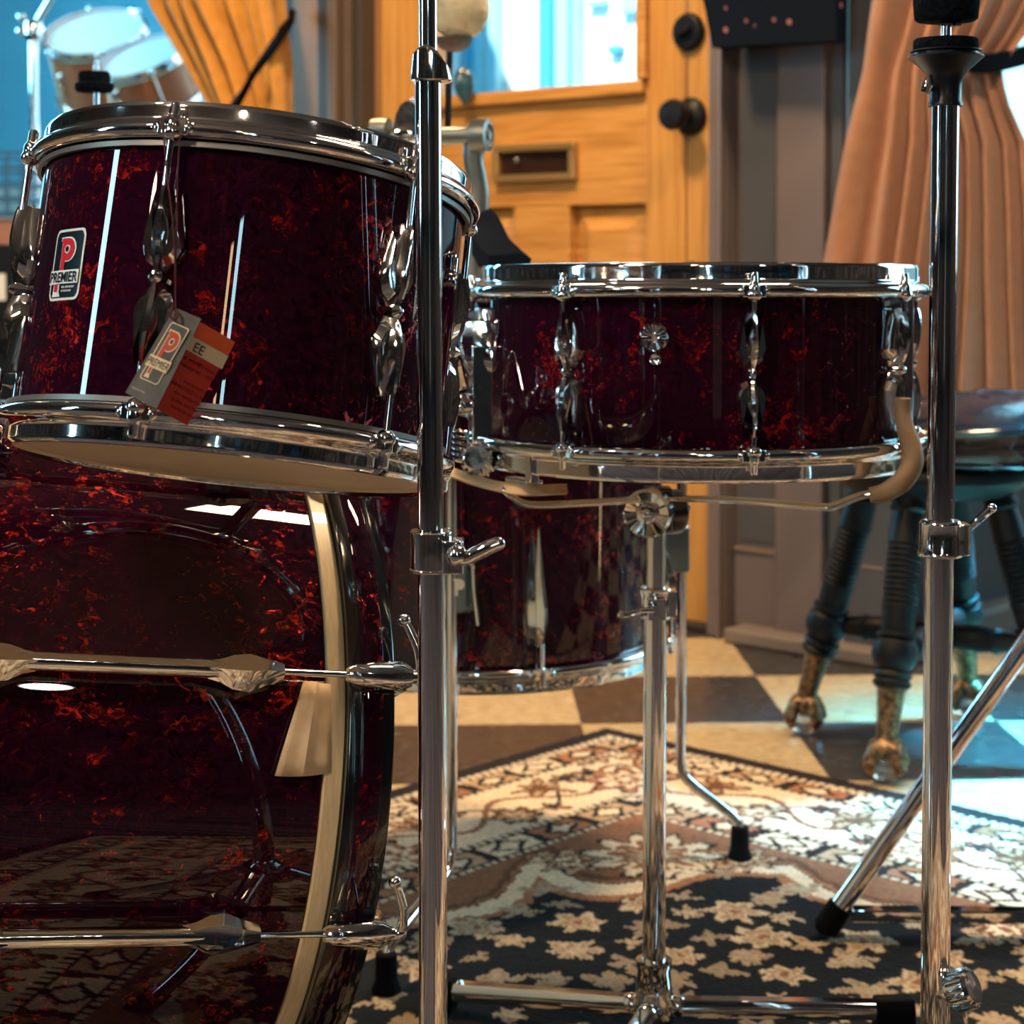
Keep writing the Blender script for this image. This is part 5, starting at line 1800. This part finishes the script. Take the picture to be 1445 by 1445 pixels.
mb = MB(); mb.lathe([(0, 0), (.020, 0), (.022, .012), (.020, .04), (.013, .05), (0, .05)], 20, T(sX, sY, ztop_ - .025))
mb.lathe([(0, 0), (.018, 0), (.018, .024), (0, .024)], 20, T(sX, sY, .022)); mb.build('leg_collar', CAST, ts)

# ================================================================= STAND BEHIND THE TOM (black felt top)
yC = 1.98
xC = at(133, 120, yC).x
c2 = thing('cymbal_stand', 'cymbal stand with a black felt top showing above the rack tom', 'stand', T(xC, yC, RUGZ))
zc_ = lambda py: at(133, py, yC).z
mc = yC / F_PX
mb = MB(); mb.cyl((xC, yC, .2), (xC, yC, zc_(250)), .0095, 18); mb.build('tube', CHROME_TUBE, c2)
mb = MB(); mb.cyl((xC + .002, yC, zc_(252)), (xC + .002, yC, zc_(92)), .0035, 12); mb.build('threaded_rod', CHROME_TUBE, c2)
mb = MB(); mb.lathe([(0, zc_(130)), (24 * mc, zc_(130)), (27 * mc, zc_(127)), (27 * mc, zc_(119)), (22 * mc, zc_(116)), (22 * mc, zc_(104)), (20 * mc, zc_(101)), (0, zc_(101))], 32, T(xC, yC, 0)); mb.build('felt', FELT_BLACK, c2)
tripod(c2, xC, yC, .25, .22, (R(-70), R(50), R(170)))

# ================================================================= STOOL
ctr = V((.562, 2.487, 0))
stool = thing('piano_stool', 'dark turned wood stool with brass claw feet on glass balls', 'stool', T(*ctr))
sfeet = [at_z(1136, 1036, 0), at_z(1250, 1104, 0), at_z(1366, 1012, 0)]
sfeet.append(at_z(1498, 1086, 0))
ctr2 = (sfeet[0] + sfeet[1] + sfeet[2] + sfeet[3]) / 4
zs = lambda py, y=2.49: at(1310, py, y).z
seat_z = zs(690)
stre = []
for ft in sfeet:
    dv = (ft - ctr2); L_ = dv.length; dv.normalize()
    top = ctr2 + dv * (L_ * .50) + V((0, 0, seat_z + .004))
    ball_r = .0235
    bot = ft + V((0, 0, .050))
    mb = MB()
    zl = lambda t: top.lerp(bot, t)
    prof = [(0, .022), (.06, .024), (.075, .027), (.09, .022), (.14, .0235), (.20, .025)]
    t = .215
    for k in range(11):                 # ring turned middle section
        prof += [(t, .0255), (t + .008, .0225), (t + .016, .0255)]
        t += .023
    prof += [(.49, .024), (.54, .0235), (.565, .022), (.57, .028), (.585, .028), (.592, .023), (.61, .030), (.65, .033), (.69, .030), (.715, .022), (.72, .026), (.735, .028), (.75, .024), (.76, .0275), (.775, .027), (.785, .022), (.79, .0185)]
    mb.turned(top, zl(.80), [(a_ / .80 if a_ <= .8 else 1, r * .92) for a_, r in prof], 20)
    lg = mb.build('leg', STOOLWOOD, stool, smooth=35)
    mb = MB()
    mb.turned(zl(.785), bot, [(0, .0195), (.05, .0185), (.5, .0150), (1.0, .0135)], 16)
    bc_ = ft + V((0, 0, ball_r))
    for q in range(4):
        a_ = q * math.pi / 2 + .5
        o_ = V((math.cos(a_), math.sin(a_), 0))
        mb.tube(catmull([bot + V((0, 0, .002)), bc_ + o_ * ball_r * .75 + V((0, 0, ball_r * .85)), bc_ + o_ * ball_r * 1.12 + V((0, 0, ball_r * .15)), bc_ + o_ * ball_r * .95 + V((0, 0, -ball_r * .45))], 4), [.0115] * 5 + [.0100] * 5 + [.007, .0055, .004], 8)
    mb.ball(tuple(bc_ + V((0, 0, ball_r * .80))), .0205, 10, (1.05, 1.05, .85))
    mb.build('claw_foot', BRASS_CAST, lg, smooth=45)
    mb = MB(); mb.ball(tuple(bc_ ), ball_r, 14); mb.build('glass_ball', GLASSBALL, lg)
    stre.append(zl(.65))
mid = sum(stre, V()) / 4
for p in stre:
    mb = MB()
    mb.turned(p, mid, [(0, .012), (.10, .012), (.12, .017), (.15, .017), (.18, .0125), (.35, .016), (.38, .019), (.42, .016), (.55, .0185), (.75, .0165), (.85, .013), (.88, .018), (.93, .018), (1, .012)], 16)
    mb.build('stretcher', STOOLWOOD, stool, smooth=40)
mb = MB(); mb.lathe([(0, -.02), (.030, -.02), (.034, 0), (.030, .02), (0, .02)], 18, T(*mid)); mb.build('stretcher_hub', STOOLWOOD, stool)
mb = MB()
mb.lathe([(0, zs(698)), (.105, zs(698)), (.118, zs(690)), (.128, zs(680)), (.140, zs(672)), (.1415, zs(663)), (.138, zs(656)), (.130, zs(651)), (0, zs(651))], 48, T(ctr2.x, ctr2.y, 0))
mb.build('seat_disc', STOOLWOOD, stool, smooth=40)
cush = None
mb = MB()
g = np.random.default_rng(8)
cR = .172
prof = [(0, 0), (.150, 0), (.160, .002), (.163, .006), (.161, .010), (.165, .016), (.168, .030), (.166, .044), (.170, .048), (.172, .052), (.169, .056), (.163, .060), (.150, .068), (.12, .078), (.08, .085), (.04, .088), (0, .089)]
zc0 = zs(651) + .001
vr = []
for r, z in prof:
    ring = []
    for k in range(72):
        a_ = 2 * math.pi * k / 72
        wr_ = .0025 * math.sin(7 * a_ + r * 60) * (1 if z > .06 else 0) + .002 * math.sin(13 * a_ - r * 90) * (1 if z > .06 and r > .02 else 0)
        ring.append(V((ctr2.x + .050 + max(r, 1e-4) * math.cos(a_), ctr2.y + max(r, 1e-4) * math.sin(a_), zc0 + z + wr_ + (z / .089) * .012 * math.cos(a_) * r / .17)))
    vr.append(ring)
mb.rings(vr, cap=(True, False))
cu = mb.build('seat_cushion', VINYL, smooth=60)
ROOTM[cu.name] = Matrix()
tag(cu, 'round shiny black vinyl cushion lying on top of the wooden stool', 'cushion')

# ================================================================= DISPLAY BAY: copper drums, stand, shelves
def simple_drum(name, label, px, py, Y, diam_px, depth_px, tilt, group):
    m = Y / F_PX
    c = at(px, py, Y)
    ax = V(tilt).normalized()
    Rr, Hh = diam_px / 2 * m, depth_px * m
    Mx = frame(c - ax * Hh, ax)
    o = thing(name, label, 'drum', Mx, group)
    shell(Rr, 0.012, Hh - .012, .01, 64).build('shell', COPPER, o, world=False)
    for nm, z, sg in (('top_hoop', Hh - .026, 1), ('bottom_hoop', .026, -1)):
        mb = MB(); mb.lathe([(r, z + zz2) for r, zz2 in hoop(Rr, Rr + .013, Rr + .004, .026, .011, sg)], 64, loop=True); mb.build(nm, CHROME, o, world=False)
    mb = MB(); mb.lathe([(Rr - .002, Hh - .012), (0, Hh - .010), (0, Hh - .014)], 48, cap=(False, False)); mb.build('batter_head', DRUMWHITE, o, world=False)
    mb = MB(); mb.lathe([(Rr - .002, .012), (0, .012), (0, .016)], 48, cap=(False, False)); mb.build('resonant_head', DRUMWHITE, o, world=False)
    for k in range(6):
        ph = R(12 + 60 * k)
        mb = MB(); lug(mb, polar(ph, Rr, Hh / 2), .03, .010, .022, False); mb.build('lug', CAST, o, world=False)
        mb = MB(); mb.cyl(polar(ph, Rr + .013, .01).translation, polar(ph, Rr + .013, Hh + .004).translation, .003, 8)
        for z in (.006, Hh - .006): mb.ball(tuple(polar(ph, Rr + .013, z).translation), .009, 8)
        mb.build('tension_rod', CHROME, o, world=False)
    return o, c - ax * Hh
d1, b1 = simple_drum('display_tom', 'copper drum with white head in the blue window bay, left of its twin', 132, 42, 5.60, 140, 110, (-.10, -.68, 1), None)
d2, b2 = simple_drum('display_tom', 'copper drum tilted behind the gold curtain edge, right of its twin', 200, 76, 5.30, 125, 80, (-.30, -.62, 1), None)
for nm, b_, lab in (('drum_stand', b1, 'thin chrome stand under the left copper drum'), ('drum_stand', b2, 'thin chrome stand under the right copper drum')):
    o = thing(nm, lab, 'stand', T(b_.x, b_.y + .02, 0))
    mb = MB(); mb.cyl((b_.x, b_.y + .02, .3), (b_.x, b_.y + .02, b_.z - .13), .012, 14); mb.lathe([(0, 0), (.03, 0), (.03, .006), (0, .008)], 16, T(b_.x, b_.y + .02, b_.z - .132)); mb.build('tube', CHROME_TUBE, o)
    tripod(o, b_.x, b_.y + .02, .32, .28, (R(-80), R(40), R(160)), .009, 0.0)
yD = 5.0
xD = at(48, 100, yD).x
c3 = thing('cymbal_stand', 'bright chrome boom stand against the blue wall at far left', 'stand', T(xD, yD, 0))
zd = lambda py: at(48, py, yD).z
mb = MB(); mb.cyl((xD, yD, .3), (xD, yD, zd(40)), .0125, 16); mb.build('tube', CHROME_TUBE, c3)
mb = MB(); mb.lathe([(0, zd(58)), (.020, zd(58)), (.024, zd(50)), (.024, zd(34)), (.018, zd(28)), (0, zd(28))], 16, T(xD, yD, 0)); mb.ball(tuple(at(30, 24, yD)), .012, 8); mb.ball(tuple(at(29, 44, yD)), .012, 8); mb.cyl(at(30, 24, yD), at(45, 36, yD), .008, 10); mb.cyl(at(29, 44, yD), at(45, 40, yD), .008, 10); mb.build('boom_clamp', CHROME, c3)
mb = MB(); mb.cyl(at(47, 40, yD), at(100, -50, yD - .1), .0095, 14); mb.build('boom_arm', CHROME_TUBE, c3)
tripod(c3, xD, yD, .32, .3, (R(-80), R(40), R(160)), .01, 0.0)

# wire basket rack and boxes seen beside the tom
yE = 4.3
rk = thing('wire_rack', 'blue wire basket rack at the far left edge behind the tom', 'rack', T(at(6, 400, yE).x, yE, 0))
WIRE = mat('blue_wire', (0.05, 0.16, 0.28), .4, .3)
xr0, xr1 = at(-150, 300, yE).x, at(36, 300, yE).x
zt_, zb2 = at(0, 215, yE).z, at(0, 300, yE).z
for k, (za_, zb3) in enumerate(((zt_, zb2), (zb2 - .35, zb2 - .49))):
    mb = MB()
    for q in range(9):
        x = xr0 + (xr1 - xr0) * q / 8
        mb.cyl((x, yE, zb3), (x, yE, za_), .003, 6); mb.cyl((x, yE + .25, zb3), (x, yE + .25, za_), .003, 6); mb.cyl((x, yE, zb3), (x, yE + .25, zb3), .003, 6)
    for q in range(5):
        z = zb3 + (za_ - zb3) * q / 4
        mb.cyl((xr0, yE, z), (xr1, yE, z), .0035, 6); mb.cyl((xr0, yE + .25, z), (xr1, yE + .25, z), .0035, 6)
        mb.cyl((xr0, yE, z), (xr0, yE + .25, z), .0035, 6); mb.cyl((xr1, yE, z), (xr1, yE + .25, z), .0035, 6)
    mb.build('basket', WIRE, rk)
mb = MB()
for x in (xr0, xr1):
    for y in (yE, yE + .25): mb.cyl((x, y, 0), (x, y, zt_), .006, 8)
mb.build('rack_post', WIRE, rk)
pk = mat('pink_card', (.42, .20, .15), .7)
mb = MB()
a_, b_ = at(2, 376, yE), at(30, 304, yE)
mb.box((xr0 + .02, yE + .02, zb2 - .235), (xr1 - .01, yE + .23, zb2 - .012))
mb.box((xr0 + .03, yE + .03, zb2 - .345), (xr1 - .02, yE + .22, zb2 - .237))
o = mb.build('cardboard_box', pk, smooth=0, bevel=.004); ROOTM[o.name] = Matrix()
tag(o, 'pinkish cardboard boxes standing in the wire rack at far left', 'box')
bx0, bx1 = at(-120, 400, 4.0), at(20, 400, 4.0)
sp = thing('amplifier', 'black boxed amplifier with a pale plate at the far left edge', 'amplifier', T(bx0.x, 4.0, 0))
mb = MB(); mb.box((bx0.x, 4.0, .0), (bx1.x, 4.2, at(0, 345, 4.0).z)); mb.build('cabinet', BLACKP, sp, smooth=0, bevel=.006)
mb = MB(); q0, q1 = at(-20, 424, 3.998), at(8, 386, 3.998); mb.box((q0.x, 3.994, q0.z), (q1.x, 4.0, q1.z)); mb.build('name_plate', WHITE, sp, smooth=0)

# teardrop ornament hanging in the door window
mb = MB()
yo = on_wall(655, 120, 0.03).y
secs = []
for t in np.linspace(0, 1, 18):
    py = 94 + 54 * t
    w_ = (math.sin(math.pi * min(t, .999) ** .8) ** .8) * 15 * yo / F_PX + .0005
    c_ = at(654 + 2 * t, py, yo)
    secs.append([c_ + V((w_ * math.cos(a2), .35 * w_ * math.sin(a2), 0)) for a2 in [2 * math.pi * k / 16 for k in range(16)]])
mb.rings(secs)
mb.cyl(at(654, 95, yo), at(654, -300, yo), .0012, 6)
o = mb.build('window_ornament', mat('dark_teal_glaze', (.02, .06, .09), .15, 0, .5), smooth=60)
tag(o, 'dark teardrop ornament hanging in the door window by the chrome pole', 'ornament')
